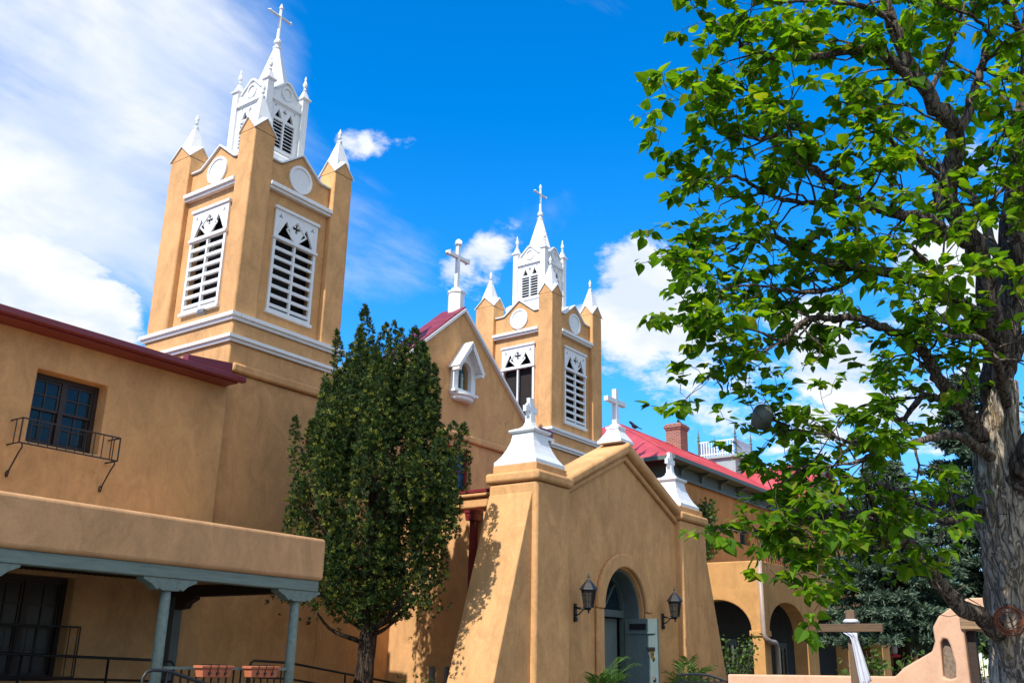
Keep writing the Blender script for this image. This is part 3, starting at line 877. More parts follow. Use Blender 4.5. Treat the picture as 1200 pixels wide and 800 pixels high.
# corner piers, buttresses
def pier(x0, x1, out):
    v = MB(); v.box(x0, x1, PY-.10, PY+1.0, 0, 4.80)
    p = v.build('corner_pier', M['stucco'], church, bevel=.06)
    v = MB(); v.box(x0-.06, x1+.06, PY-.16, PY+1.06, 4.80, 5.0)
    v.build('pier_cap', M['stucco'], church, bevel=.06)
    v = MB(); v.box(x0+.05, x1-.05, PY-.05, PY+.95, 5.0, 5.15); v.build('pinnacle_base', M['stucco'], church, bevel=.02)
    v = MB()
    e = x0 if out < 0 else x1
    prof = [(e-out*.02, 0), (e+out*1.42, 0), (e+out*1.06, 1.3), (e+out*.02, 4.58), (e-out*.02, 4.60)]
    v.plate(prof, [], lambda u, z, w_: (u, PY+w_, z), 0, .98)
    v.build('buttress', M['stucco'], church, bevel=.06)
    cx_, cy_ = (x0+x1)/2-.02, PY+.45
    q = MB()
    q.squares([(.485, 5.152), (.485, 5.22), (.47, 5.235)])
    q.squares([(.465, 5.236), (.385, 5.35), (.32, 5.48), (.265, 5.63), (.235, 5.80)])
    q.squares([(.27, 5.801), (.295, 5.83), (.295, 5.86), (.20, 5.90)])
    q.squares([(.17, 5.90), (.10, 5.96), (.07, 6.04), (.065, 6.14), (.07, 6.18)], n=4)
    th = .075
    q.plate([(-.075, 6.16), (.075, 6.16), (.055, 6.25), (.19, 6.235), (.19, 6.355), (.055, 6.34), (.075, 6.52), (-.075, 6.52), (-.055, 6.34), (-.19, 6.355), (-.19, 6.235), (-.055, 6.25)], [], lambda u, z, w_: (u, w_-th/2, z), 0, th)
    q.plate(circ(0, 6.295, .155, 20), [circ(0, 6.295, .105, 20)], lambda u, z, w_: (u, w_-.028, z), 0, .056)
    place(q, cx_, cy_)
    q.build('pinnacle', M['white_metal'], church)
pier(14.42, 15.55, -1)
pier(20.22, 21.54, 1)
q = MB()
q.squares([(.29, 6.13), (.29, 6.19), (.27, 6.20), (.16, 6.38), (.14, 6.44), (.16, 6.45), (.16, 6.50), (.10, 6.53), (.06, 6.58)])
q.squares([(.055, 6.58), (.05, 7.36)])
for sx in (-1, 1):
    x0, x1 = sorted((sx*.052, sx*.40)); q.box(x0, x1, -.05, .05, 7.03, 7.13)
place(q, 17.87, PY+.22).build('apex_cross', M['white_metal'], church)
# recessed door: frame, fanlight, two leaves
DY = PY+.49
v = MB()
v.plate(archpoly(ac, rad-.003, 0, z_sp, 24), [rect(ac-.76, ac+.76, 0.02, 2.58), archpoly(ac, .74, 2.72, z_sp+.07, 20, .70)], FY(DY), 0, .10)
# blue lining of the deep arch
n = 24
a0 = [(ac+(rad-.003)*math.cos(PI*i/n), z_sp+(rad-.003)*math.sin(PI*i/n)) for i in range(n+1)]
a1 = [(ac+(rad-.05)*math.cos(PI*i/n), z_sp+(rad-.05)*math.sin(PI*i/n)) for i in range(n+1)]
lining = [(ac+rad-.003, 0)]+a0+[(ac-rad+.003, 0), (ac-rad+.05, 0)]+list(reversed(a1))+[(ac+rad-.05, 0)]
v.plate(lining, [], FY(PY+.16), 0, DY-PY-.162)
v.plate([(ac+.0, z_sp+.10), (ac+.03, z_sp+.08), (ac+.46, z_sp+.57), (ac+.44, z_sp+.60)], [], FY(DY+.02), 0, .05)
v.plate([(ac-.0, z_sp+.10), (ac-.03, z_sp+.08), (ac-.46, z_sp+.57), (ac-.44, z_sp+.60)], [], FY(DY+.02), 0, .05)
v.box(ac-.02, ac+.02, DY+.02, DY+.07, z_sp+.1, z_sp+.76)
door_frame = v.build('door_frame', M['door_dark'], church)
v = MB().plate(archpoly(ac, .75, 2.71, z_sp+.07, 20, .71), [], FY(DY+.075), 0, .01); v.build('fanlight', M['glass'], door_frame)
v = MB().box(ac-.80, ac+.80, DY+.9, DY+.92, 0, 3.5); v.build('doorway_shade_sheet', M['interior'], door_frame)  # dark sheet standing in for the shade beyond the doorway
def leaf_(name, hinge, ang, sgn, label):
    d = MB(); wd, ht = .76, 2.56
    d.box(0, wd, 0, .05, .03, ht)
    d.plate(rect(.0, wd, .03, ht), [rect(.09, wd-.09, .2, 1.0), rect(.09, wd-.09, 1.15, 2.25)], lambda u, z, w_: (u, w_, z), -.012, -.001)
    d.box(.02, wd-.05, -.035, -.013, 2.262, 2.285)
    d.xf(lambda q_: Vector((sgn*q_.x, q_.y if sgn > 0 else -q_.y, q_.z)))
    rm = Matrix.Rotation(ang, 3, 'Z')
    put = lambda q_: rm @ Vector(q_) + Vector(hinge)
    d.xf(put)
    o = d.build(name, M['door'], church); tag(o, label)
    if sgn < 0:
        def sub(nm, mat_, fn):
            k_ = MB(); fn(k_); k_.xf(lambda q_: Vector((sgn*q_.x, -q_.y, q_.z))); k_.xf(put); k_.build(nm, mat_, o)
        sub('mail_slot', M['black'], lambda k_: k_.box(.12, .50, -.03, -.013, 2.34, 2.46))
        sub('handle', M['black'], lambda k_: (k_.box(.52, .70, -.05, -.013, 1.95, 1.995), k_.box(.60, .645, -.03, -.013, 1.80, 1.949)))
        sub('lock', M['brass'], lambda k_: (k_.tube([(.63, -.05, 1.89), (.63, -.013, 1.89)], .035, 10), k_.tube([(.66, -.045, 1.79), (.66, -.013, 1.79)], .035, 10), k_.box(.61, .65, -.04, -.013, 1.81, 1.88)))
        sub('knob', M['steel'], lambda k_: k_.tube([(.67, -.06, 1.40), (.67, -.013, 1.40)], .04, 10))
    return o
leaf_('door_leaf', (ac+.782, DY-.02, 0), R(90), -1, 'blue door leaf standing wide open with lock and mail slot')
leaf_('door_leaf', (ac+.74, DY+.20, 0), R(170), 1, 'plain blue door leaf opened inward')
# downspout on the vestibule side
v = MB()
v.squares([(.11, 4.36), (.125, 4.50), (.14, 4.51), (.14, 4.56)], VX0-.15, 12.27)
v.box(VX0-.19, VX0-.07, 12.21, 12.33, .3, 4.36)
v.build('downspout', M['red'], church)
v = MB(); v.box(VX0-.04, VX0-.003, 11.75, 12.35, 2.35, 3.1); v.build('side_window', M['red'], church)

# floodlight under the left tower's west opening
fl = thing('floodlight', 'small grey floodlight under the left tower opening', 'floodlight', (T1-TW, F+.85, 7.97))
v = MB().box(-.16, -.04, -.09, .09, 0, .10); v.build('housing', M['steel'], fl, bevel=.015)
v = MB().box(-.04, 0.0, -.03, .03, .02, .07); v.build('bracket', M['black'], fl)

# ------------------------------------------------------------------ parish house with its porch
WY = 14.40
house = building('parish_house', 'tan stucco house with red metal eave, iron window guard and teal porch', 'house', (4.5, WY, 0))
HX0, HX1 = -3.0, 10.88
def house_wall(x0, x1, holes):
    w_ = MB(); w_.plate(rect(x0, x1, 0, 6.55), holes, FY(WY), 0, .42); return w_
w = house_wall(HX0, HX1, [rect(7.32, 8.52, 4.67, 5.82), rect(7.22, 8.48, 1.25, 2.74)])
w.box(HX1-.4, HX1-.002, WY+.425, WY+9, 0, 6.4); w.box(HX0, HX0+.4, WY+.425, WY+9, 0, 6.4); w.box(HX0, HX1-.002, WY+9, WY+9.4, 0, 6.4)
w.build('wall', M['stucco_house'], house, bevel=.03)
w = MB(); w.box(HX0+.42, HX1-.42, WY+.9, WY+.95, 0, 6.3); w.build('inner_shade_wall', M['interior'], house)  # dark sheet giving the shade of the rooms behind the windows
r = MB()
r.plate([(WY-.40, 6.40), (WY+9.6, 6.95), (WY+9.6, 7.0), (WY-.40, 6.455)], [], FX(HX0-.3), 0, HX1-HX0+.30)
x = HX1-.35
while x > HX0:
    r.plate([(WY-.41, 6.455), (WY+9.6, 7.0), (WY+9.6, 7.05), (WY-.41, 6.50)], [], FX(x), 0, .035); x -= .62
roof = r.build('roof', M['red'], house)
MB().box(HX0-.3, HX1-.02, WY-.52, WY-.402, 6.36, 6.465).build('gutter', M['red'], house, bevel=.012, seg=2)
MB().box(HX0-.2, HX1-.12, WY-.40, WY-.003, 6.34, 6.398).build('soffit', M['red'], house)
c = MB(); c.loft([[(HX1-.95, y, 6.46), (HX1+.02, y, 6.46), (HX1+.02, y, 6.83), (HX1-.95, y, 6.74)] for y in (WY-.02, WY+.14)])
c.build('roof_curb', M['red'], house)
def sash_window(x0, x1, z0, z1, y, gm='glass'):
    f = MB(); f.plate(rect(x0, x1, z0, z1), [rect(x0+.07, (x0+x1)/2-.035, z0+.07, z1-.07), rect((x0+x1)/2+.035, x1-.07, z0+.07, z1-.07)], FY(y), 0, .09)
    o = f.build('window', M['sash'], house)
    for a, b in ((x0+.07, (x0+x1)/2-.035), ((x0+x1)/2+.035, x1-.07)):
        zm = (z0+z1)/2+.02
        for q0, q1, yy in ((z0+.07, zm+.02, .055), (zm-.02, z1-.07, .02)):
            s_ = MB(); a1, b1 = a+.003, b-.003; q0 += .003; q1 -= .003
            am = (a1+b1)/2; qm = (q0+q1)/2
            s_.plate(rect(a1, b1, q0, q1), [rect(u0, u1, v0, v1) for u0, u1 in ((a1+.04, am-.012), (am+.012, b1-.04)) for v0, v1 in ((q0+.04, qm-.012), (qm+.012, q1-.04))], FY(y+yy), 0, .03)
            so = s_.build('sash', M['sash'], o)
            MB().box(a1+.03, b1-.03, y+yy+.018, y+yy+.024, q0+.03, q1-.03).build('pane', M[gm], o)
    return o
tag(sash_window(7.325, 8.515, 4.675, 5.815, WY+.26), 'upper double sash window')
tag(sash_window(7.225, 8.475, 1.255, 2.735, WY+.22, 'shade_glass'), 'shaded double sash window under the porch roof')
def scroll(mb, x, y, z0, z1, out):
    pts = [(x, y, z0), (x, y-.02, z0-.06)]
    pts += [(x, y+out*t_, z0-.06+(z1-z0+.06)*t_) for t_ in (.2, .6, .9)]
    for i in range(14):
        a = -PI/2 + i*.42; rr = .055*(1-i/20)
        pts.append((x, y+out+.05-.02+math.cos(a+PI/2)*0-rr*math.sin(a)*0 + rr*math.cos(a)-.02, z1-.02+rr*math.sin(a)+.0))
    mb.tube(pts, .012, 6)
def window_guard(x0, x1, z0, z1, y, nb, brackets):
    g_ = MB()
    g_.tube([(x0, WY-.003, z1), (x0, y, z1), (x1, y, z1), (x1, WY-.003, z1)], .013, 6)
    g_.tube([(x0, WY-.003, z0), (x0, y, z0), (x1, y, z0), (x1, WY-.003, z0)], .013, 6)
    for i in range(nb+1):
        xx = x0+(x1-x0)*i/nb
        g_.tube([(xx, y, z0), (xx, y, z1)], .0085 if 0 < i < nb else .012, 6)
    for xx in (x0, x1): g_.tube([(xx, (y+WY)/2, z0), (xx, (y+WY)/2, z1)], .0085, 6)
    if brackets:
        for xx in (x0+.06, x1-.04): scroll(g_, xx, y+.02, z0, z0-.40, WY-y-.08)
    return g_.build('window_guard', M['black'], house)
window_guard(7.05, 8.66, 4.56, 4.93, WY-.34, 11, True)
window_guard(7.12, 8.60, 1.30, 2.02, WY-.12, 9, False)
# porch
QY = 11.0; PX0, PX1 = -2.0, 10.42
p = MB()
p.box(PX0, PX1, QY, QY+.32, 2.735, 3.35)
p.box(PX1-.32, PX1, QY+.321, WY-.003, 2.735, 3.35)
p.box(PX0, PX0+.32, QY+.321, WY-.003, 2.735, 3.35)
p.build('porch_parapet', M['stucco_porch'], house, bevel=.055, seg=4)
MB().box(PX0+.322, PX1-.322, QY+.322, WY-.003, 2.95, 3.08).build('porch_roof', M['stucco_porch'], house)
MB().box(PX0, PX1-.05, QY+.05, QY+.24, 2.575, 2.733).build('porch_beam', M['teal_beam'], house, bevel=.012, seg=2)
MB().box(PX1-.26, PX1-.06, QY+.25, WY-.003, 2.56, 2.732).build('porch_side_beam', M['darkwood'], house, bevel=.012, seg=2)
p = MB(); x = PX0+.36
while x < PX1-.30:
    p.tube([(x, QY+.245, 2.84), (x, WY-.004, 2.84)], .042, 6); x += .092
p.build('porch_ceiling', M['darkwood'], house)
def corbel(mb, x, y, z1):
    h_, t_ = .40, .085
    side = [(-h_, z1), (-h_, z1-.03), (-.27, z1-.085), (-.20, z1-.145), (-.155, z1-.125), (-.12, z1-.15), (.12, z1-.15), (.155, z1-.125), (.20, z1-.145), (.27, z1-.085), (h_, z1-.03), (h_, z1)]
    return mb.plate(side, [], lambda u, z, w_: (x+u, y+w_, z), -t_, t_)
for x in (1.0, 3.2, 5.42, 7.82, 10.02):
    pb = MB().lathe([(.074, .5), (.072, 1.4), (.066, 2.42)], x, QY+.15, 14)
    po = pb.build('post', M['teal'], house, smooth=True)
    corbel(MB(), x, QY+.15, 2.572).build('corbel', M['teal'], po)
pb = MB().box(PX1-.24, PX1-.08, WY-.17, WY-.01, .5, 2.557); po = pb.build('post', M['door_dark'], house); tag(po, 'square dark post against the wall')
cb = MB(); cb.plate([(WY-.62, 2.557), (WY-.62, 2.52), (WY-.45, 2.46), (WY-.40, 2.38), (WY-.172, 2.36), (WY-.172, 2.557)], [], FX(PX1-.23), 0, .14); cb.build('corbel', M['darkwood'], po)
MB().box(PX0, PX1, QY-.05, WY-.004, .02, .50).build('porch_floor', M['floor_brick'], house)

# balustrade between the porch posts, and the terracotta boxes hung on it
bl = thing('balustrade', 'low teal balustrade with thin dark bars between the porch posts', 'railing', (8.9, QY+.15, .5))
MB().box(-1.0, 1.04, -.03, .03, .965, 1.0).build('top_rail', M['teal'], bl)
MB().box(-1.0, 1.04, -.02, .02, .10, .13).build('bottom_rail', M['teal'], bl)
for i in range(17):
    x = -.94+i*.12
    MB().box(x-.009, x+.009, -.009, .009, .131, .964).build('baluster', M['black'], bl)
def planter(x, label):
    t = thing('planter_box', label, 'planter', (x, QY-.06, 1.375), 0, 'terracotta boxes hung on the porch balustrade')
    t.scale = (.9, .9, .82)
    b = MB()
    b.loft([[(-.24*k, -.08*k, z), (.24*k, -.08*k, z), (.24*k, .08*k, z), (-.24*k, .08*k, z)] for k, z in ((1, 0), (1.10, .13))])
    b.loft([[(-sx_, -sy_, z), (sx_, -sy_, z), (sx_, sy_, z), (-sx_, sy_, z)] for sx_, sy_, z in ((.285, .105, .131), (.29, .11, .175), (.265, .085, .176), (.26, .08, .14))])
    b.build('box', M['terracotta'], t, bevel=.008, seg=2)
    for xx in (-.14, 0, .14):
        h_ = MB(); h_.tube([(xx, .115, .19), (xx, -.118, .182), (xx, -.098, .08), (xx, -.09, .02)], .007, 5)
        h_.squares([(.018, .05), (.018, .075)], xx, -.10)
        h_.build('hook', M['black'], t)
planter(8.54, 'left terracotta planter box, beside the wider gap to the round post')
planter(9.33, 'right terracotta planter box, next to the last porch post')

def handrail(name, label, pts, posts, low, loc, r_=.021):
    t = thing(name, label, 'railing', loc)
    L = Vector(loc)
    MB().tube([Vector(p)-L for p in pts], r_, 8).build('top_rail', M['black'], t, smooth=True)
    if low:
        MB().tube([Vector(p)-L for p in low], r_*.85, 8).build('lower_rail', M['black'], t, smooth=True)
    for p in posts:
        q = Vector(p)-L
        MB().tube([(q.x, q.y, -L.z+.02 if L.z else 0.0), q], r_*.9, 8).build('post', M['black'], t, smooth=True)
handrail('handrail', 'long black handrail along the shaded house wall under the porch', [(2, 13.9, 1.69), (5.5, 13.9, 1.66), (9.9, 13.9, 1.56), (10.02, 13.9, 1.545), (10.07, 13.9, 1.49), (10.07, 13.9, 1.3), (10.07, 13.9, .5)],
         [(4.4, 13.9, 1.67), (5.6, 13.9, 1.65), (7.55, 13.9, 1.61), (8.9, 13.9, 1.58)], [(2, 13.9, 1.38), (5.5, 13.9, 1.35), (10.05, 13.9, 1.25)], (6, 13.9, .5))
for xx, zz in ((8.33, 1.545), (9.5, 1.525)): pass
handrail('handrail', 'short black handrail with a looped end in front of the round porch post', [(7.20, 10.5, .5), (7.20, 10.5, 1.38), (7.24, 10.5, 1.44), (7.32, 10.5, 1.465), (7.50, 10.5, 1.455), (7.62, 10.5, 1.43), (8.9, 10.5, 1.10), (9.4, 10.5, .97)],
         [(7.52, 10.5, 1.45)], [(7.25, 10.5, 1.20), (7.5, 10.5, 1.19), (8.9, 10.5, .85)], (7.5, 10.5, .02))
handrail('handrail', 'black ramp handrail sloping down past the juniper trunk', [(10.86, 13.0, .5), (10.86, 13.0, 1.55), (10.92, 13.0, 1.585), (11.02, 13.0, 1.585), (11.7, 13.0, 1.56), (14.2, 13.0, 1.25), (15.3, 13.0, 1.1)],
         [(11.75, 13.0, 1.55), (13.0, 13.0, 1.4), (14.4, 13.0, 1.22)], [(10.88, 13.0, 1.34), (11.7, 13.0, 1.31), (14.2, 13.0, 1.0), (15.3, 13.0, .85)], (13, 13.0, .02))

# ------------------------------------------------------------------ wall lanterns beside the church door
def lantern(x, label, loc_y=PY+.055):
    t = thing('wall_lantern', label, 'lantern', (x, loc_y, 2.46), 0, 'black iron lanterns beside the church door')
    t.scale = (.74, .74, .74)
    oy = -.42
    b = MB()
    b.box(-.045, .045, -.045, -.002, .0, .34)
    b.squares([(.045, -.10), (.045, .0)], 0, -.024)
    b.tube([(0, -.04, .24), (0, -.20, .22), (0, -.33, .20), (0, oy, .22)], .026, 8)
    b.tube([(0, -.04, .05), (0, -.14, .08), (0, -.22, .15), (0, -.28, .20)], .016, 6)
    b.lathe([(.008, .09), (.03, .12), (.018, .15), (.06, .19), (.075, .22), (.03, .24)], 0, oy, 8)
    b.build('bracket', M['lampblack'], t)
    n = 6
    b = MB()
    r0, r1, z0, z1 = .115, .175, .25, .66
    ring = lambda r, z: [(r*math.cos(2*PI*i/n), oy+r*math.sin(2*PI*i/n), z) for i in range(n)]
    for i in range(n):
        b.tube([ring(r0, z0)[i], ring(r1, z1)[i]], .014, 4)
        p0, p1 = Vector(ring(r0, z0)[i]), Vector(ring(r1, z1)[i]); q0, q1 = Vector(ring(r0, z0)[(i+1) % n]), Vector(ring(r1, z1)[(i+1) % n])
        b.tube([(p0+q0)/2, (p1+q1)/2], .007, 4)
        for f_ in (.35, .72): b.tube([p0.lerp(p1, f_), q0.lerp(q1, f_)], .007, 4)
    b.loft([ring(r0+.02, z0-.02), ring(r0+.02, z0+.015)]); b.loft([ring(r1+.012, z1-.03), ring(r1+.02, z1+.01)])
    b.build('cage', M['lampblack'], t)
    b = MB().loft([ring(r0-.006, z0+.01), ring(r1-.008, z1-.01)]); b.build('glass', M['lampglass'], t)
    b = MB().loft([ring(.235, z1+.005), ring(.225, z1+.03), ring(.12, z1+.17), ring(.045, z1+.25), ring(.03, z1+.27)])
    b.lathe([(.03, z1+.26), (.018, z1+.30), (.032, z1+.335), (.018, z1+.365), (.022, z1+.39), (.003, z1+.43)], 0, oy, 8)
    b.build('cap', M['lampblack'], t)
lantern(15.93, 'black iron wall lantern left of the church door')
lantern(19.46, 'black iron wall lantern right of the church door')

# steel posts in front of the vestibule wall
def post(x, y, label):
    t = thing('steel_post', label, 'bollard', (x, y, 0), 0, 'short steel posts by the buttress')
    MB().plate([(-.05, -.03), (.05, -.03), (.05, .03), (.035, .03), (.035, -.018), (-.035, -.018), (-.035, .03), (-.05, .03)], [], lambda u, v_, w_: (u, v_, w_), 0, 1.55).build('channel', M['steel'], t)
    MB().box(-.012, .012, -.036, -.031, 1.22, 1.27).build('bolt', M['black'], t)
post(13.72, 11.6, 'left one of two short grey steel posts by the buttress')
post(14.13, 11.6, 'right one of two short grey steel posts by the buttress')

# ------------------------------------------------------------------ convent behind
conv = building('convent', 'two storey tan convent with red hipped roof, brick chimney and white roof deck', 'building', (38, 14.6, 0))
KY = 14.6; KX0, KX1 = 29.4, 48.5
w = MB()
w.plate(rect(KX0, KX1, 0, 7.70), [rect(31.5, 32.35, 5.3, 6.95), rect(34.75, 35.70, 6.05, 6.95), rect(38.2, 39.1, 6.05, 6.95), rect(43.0, 44.0, 5.3, 6.95)], FY(KY), 0, .4)
w.box(KX0, KX0+.4, KY+.402, KY+10, 0, 7.70); w.box(KX1-.4, KX1, KY+.402, KY+10, 0, 7.7)
w.build('wall', M['stucco_convent'], conv, bevel=.02, seg=2)
MB().box(NX1+2.85, KX0-.003, KY+.05, KY+.4, 0, 5.0).build('link_wall', M['stucco_convent'], conv)
MB().box(KX0+.402, KX1-.402, KY+.8, KY+.85, 0, 7.6).build('inner_shade_wall', M['interior'], conv)  # dark sheet for room shade behind the convent windows
f = MB()
for x0, x1, y0, y1 in ((KX0-.06, KX1+.06, KY-.06, KY+.3), (KX0-.06, KX0+.3, KY+.301, KY+10)):
    f.box(x0, x1, y0, y1, 7.701, 8.16)
f.box(KX0-.11, KX1+.1, KY-.11, KY-.062, 7.66, 7.76)
f.box(KX0-.11, KX0-.062, KY-.06, KY+10, 7.66, 7.76)
fr_ = f.build('frieze', M['greygreen'], conv)
x = KX0+.3
while x < KX1:
    b = MB(); b.plate([(KY-.062, 7.78), (KY-.062, 8.10), (KY-.42, 8.10), (KY-.40, 8.04), (KY-.18, 7.97), (KY-.14, 7.80)], [], FX(x), 0, .10)
    b.build('eave_bracket', M['greygreen'], fr_); x += 1.6
EX0, EX1, EY0, EY1 = KX0-1.0, KX1+.8, KY-.5, KY+9.5
RY, RZ = KY+4.5, 10.95; RXa, RXb = EX0+5.0, EX1-5.0
r = MB()
for dz, flip in ((0, 0), (-.09, 1)):
    vs = [(EX0, EY0, 8.22+dz), (EX1, EY0, 8.22+dz), (EX1, EY1, 8.22+dz), (EX0, EY1, 8.22+dz), (RXa, RY, RZ+dz), (RXb, RY, RZ+dz)]
    r.add(vs, [(0, 1, 5, 4), (1, 2, 5), (2, 3, 4, 5), (3, 0, 4)])
for a, b in ((0, 1), (1, 2), (2, 3), (3, 0)):
    r.f.append((a, b, b+6, a+6))
x = EX0+.5
while x < EX1-.3:                 # standing seams on the front slope
    k = min(1.0, (x-EX0)/5.0, (EX1-x)/5.0)
    r.tube([(x, EY0, 8.235), (x, EY0+(RY-EY0)*k, 8.235+(RZ-8.22)*k)], .022, 4); x += .6
r.tube([(EX0, EY0, 8.23), (RXa, RY, RZ+.01), (RXb, RY, RZ+.01)], .05, 6)
rf = r.build('roof', M['redroof'], conv)
MB().box(EX0-.06, EX1, EY0-.10, EY0-.002, 8.09, 8.22).build('gutter', M['greygreen'], conv)
MB().box(EX0-.10, EX0-.002, EY0-.002, EY1, 8.09, 8.22).build('gutter', M['greygreen'], conv)
MB().box(EX0, EX1, EY0, KY-.12, 8.115, 8.128).build('soffit', M['greygreen'], conv)
c = MB(); c.squares([(.36, 10.3), (.36, 11.72), (.40, 11.73), (.40, 11.80), (.44, 11.81), (.44, 11.93), (.38, 11.94), (.36, 12.02)], 38.9, RY)
c.build('chimney', M['brick'], rf)
# widow's walk
wk = MB(); wx, wy, wh = 43.85, RY-.15, 1.0
wk.squares([(wh-.15, 10.2), (wh-.15, 11.15), (wh, 11.18), (wh, 11.30)], wx, wy)
wo_ = wk.build('roof_deck', M['palegrey'], rf)
for (ax, ay, bx, by) in ((-1, -1, 1, -1), (-1, -1, -1, 1), (1, -1, 1, 1), (-1, 1, 1, 1)):
    q = MB(); A = Vector((wx+ax*wh*.95, wy+ay*wh*.95, 0)); B = Vector((wx+bx*wh*.95, wy+by*wh*.95, 0))
    for z in (11.40, 12.02): q.tube([A+Vector((0, 0, z)), B+Vector((0, 0, z))], .035, 4)
    for i in range(15):
        P = A.lerp(B, i/14); q.tube([P+Vector((0, 0, 11.3)), P+Vector((0, 0, 12.0))], .03, 4)
    q.build('deck_railing', M['white'], rf)
for ax in (-1, 1):
    for ay in (-1, 1):
        q = MB().lathe([(.06, 11.3), (.06, 12.1), (.09, 12.12), (.03, 12.2), (.06, 12.28), (.02, 12.55), (.004, 12.75)], wx+ax*wh*.95, wy+ay*wh*.95, 8); q.build('deck_post', M['greygreen'], rf)
# cross gable
GX0, GXa, GX1, GA = 40.45, 43.85, 47.25, 10.55
g = MB(); k = (GA-8.22)/(GXa-GX0)
for sx, ex in ((-1, GXa-GX0), (1, GX1-GXa)):
    g.plate([(0, GA), (sx*ex, GA-k*ex), (sx*ex, GA-k*ex+.10), (0, GA+.11)], [], lambda u, z, w_: (GXa+u, EY0-.13+w_, z), 0, 5.0)
g.build('gable_roof', M['redroof'], conv)
g = MB(); g.plate([(GX0+.3, 8.12), (GX1-.3, 8.12), (GXa, GA-.18)], [circ(GXa-1.15, 8.82, .40, 20)], FY(KY-.30), 0, .2)
gs = g.build('gable_siding', M['palegrey'], conv)
z = 8.2
while z < GA-.4:
    hx = (GA-.18-z)/k-.02
    if hx > .2:
        q = MB(); q.box(GXa-hx, GXa+hx, KY-.325, KY-.302, z, z+.10)
        q.build('siding_board', M['palegrey'], gs)
    z += .135
g = MB(); g.plate(circ(GXa-1.15, 8.82, .46, 24), [circ(GXa-1.15, 8.82, .30, 24)], FY(KY-.36), 0, .05); g.build('round_vent', M['white'], gs)
g = MB()
for sx, ex in ((-1, GXa-GX0), (1, GX1-GXa)):
    g.plate([(0, GA-.16), (sx*ex, GA-.16-k*ex), (sx*ex, GA-.004-k*ex), (0, GA-.004)], [], lambda u, z_, w_: (GXa+u, EY0-.15+w_, z_), 0, .19)
g.build('rake_board', M['greygreen'], conv)
window_unit('window', 34.753, 35.697, 6.053, 6.947, KY+.2, conv, M['greygreen'], M['glass'], 2, 2)
window_unit('window', 38.203, 39.097, 6.053, 6.947, KY+.2, conv, M['greygreen'], M['glass'], 2, 2)
window_unit('balcony_door', 31.503, 32.347, 5.303, 6.947, KY+.15, conv, M['door_dark'], M['glass'], 2, 3)
window_unit('balcony_door', 43.003, 43.997, 5.303, 6.947, KY+.15, conv, M['door_dark'], M['glass'], 2, 3)
# arcade with a terrace above
AX, AY, AZ = 27.5, 11.0, 4.62
w = MB()
w.plate(rect(AY, KY+.04, 0, AZ), [archpoly(12.40, 1.03, 0.0, 2.66, 18, .86)], FX(AX), 0, .45)
w.build('arcade_wall', M['stucco_arcade'], conv, bevel=.035)
w = MB(); hs_ = []; x = 27.96
while x < 47:
    hs_.append(archpoly(x+1.53, 1.53, 0.0, 2.68, 18, .86)); x += 4.0
w.plate(rect(AX+.452, 48.5, 0, AZ), hs_, FY(AY), 0, .45)
w.build('arcade_wall', M['stucco_arcade'], conv, bevel=.035)
x = 27.96+3.06
while x < 47:
    MB().box(x-.03, x+.97, AY-.045, AY+.49, 2.50, 2.66).build('impost', M['stucco_arcade'], conv, bevel=.02, seg=2); x += 4.0
MB().box(AX-.05, 27.955, AY-.05, AY+.42, 2.50, 2.66).build('impost', M['stucco_arcade'], conv, bevel=.02, seg=2)
MB().box(AX+.02, 48.5, AY+.46, KY-.01, 4.28, 4.40).build('terrace_floor', M['stucco_arcade'], conv)
w = MB(); w.tube([(29, AY+.7, 5.5), (46, AY+.7, 5.5)], .025, 6); w.tube([(29, AY+.7, 4.75), (46, AY+.7, 4.75)], .02, 6)
for i in range(86): w.tube([(29+i*.2, AY+.7, 4.42), (29+i*.2, AY+.7, 5.5)], .012, 5)
w.build('terrace_railing', M['red'], conv)
MB().box(KX0-1.9, KX1, KY-.06, KY-.004, .02, 4.27).build('arcade_shade_sheet', M['lining'], conv)  # dark sheet added over the back wall as the arcade's shade
for x, wd in ((28.9, 1.0), (32.6, 1.0), (34.6, 1.1), (37.4, 1.0), (40.2, 1.0)):
    w = MB(); w.plate(rect(x, x+wd, .1, 2.6), [rect(x+.12, x+wd/2-.04, .4, 2.4), rect(x+wd/2+.04, x+wd-.12, .4, 2.4)], FY(KY-.13), 0, .065)
    dr = w.build('ground_door', M['door_dark'], conv); MB().box(x+.1, x+wd-.1, KY-.10, KY-.095, .3, 2.5).build('pane', M['glass'], dr)
MB().tube([(AX-.08, AY-.02, AZ), (AX-.08, AY-.02, 2.56), (AX-.06, AY-.08, 2.44), (AX+.20, AY-.10, 2.36), (AX+.55, AY-.10, 2.35), (AX+.66, AY-.10, 2.28), (AX+.66, AY-.10, .1)], .07, 8).build('downspout', M['pipe'], conv, smooth=True)

MB().box(48.1, 48.5, AY+.46, KY-.012, 0, 4.27).build('arcade_end_wall', M['stucco_arcade'], conv)
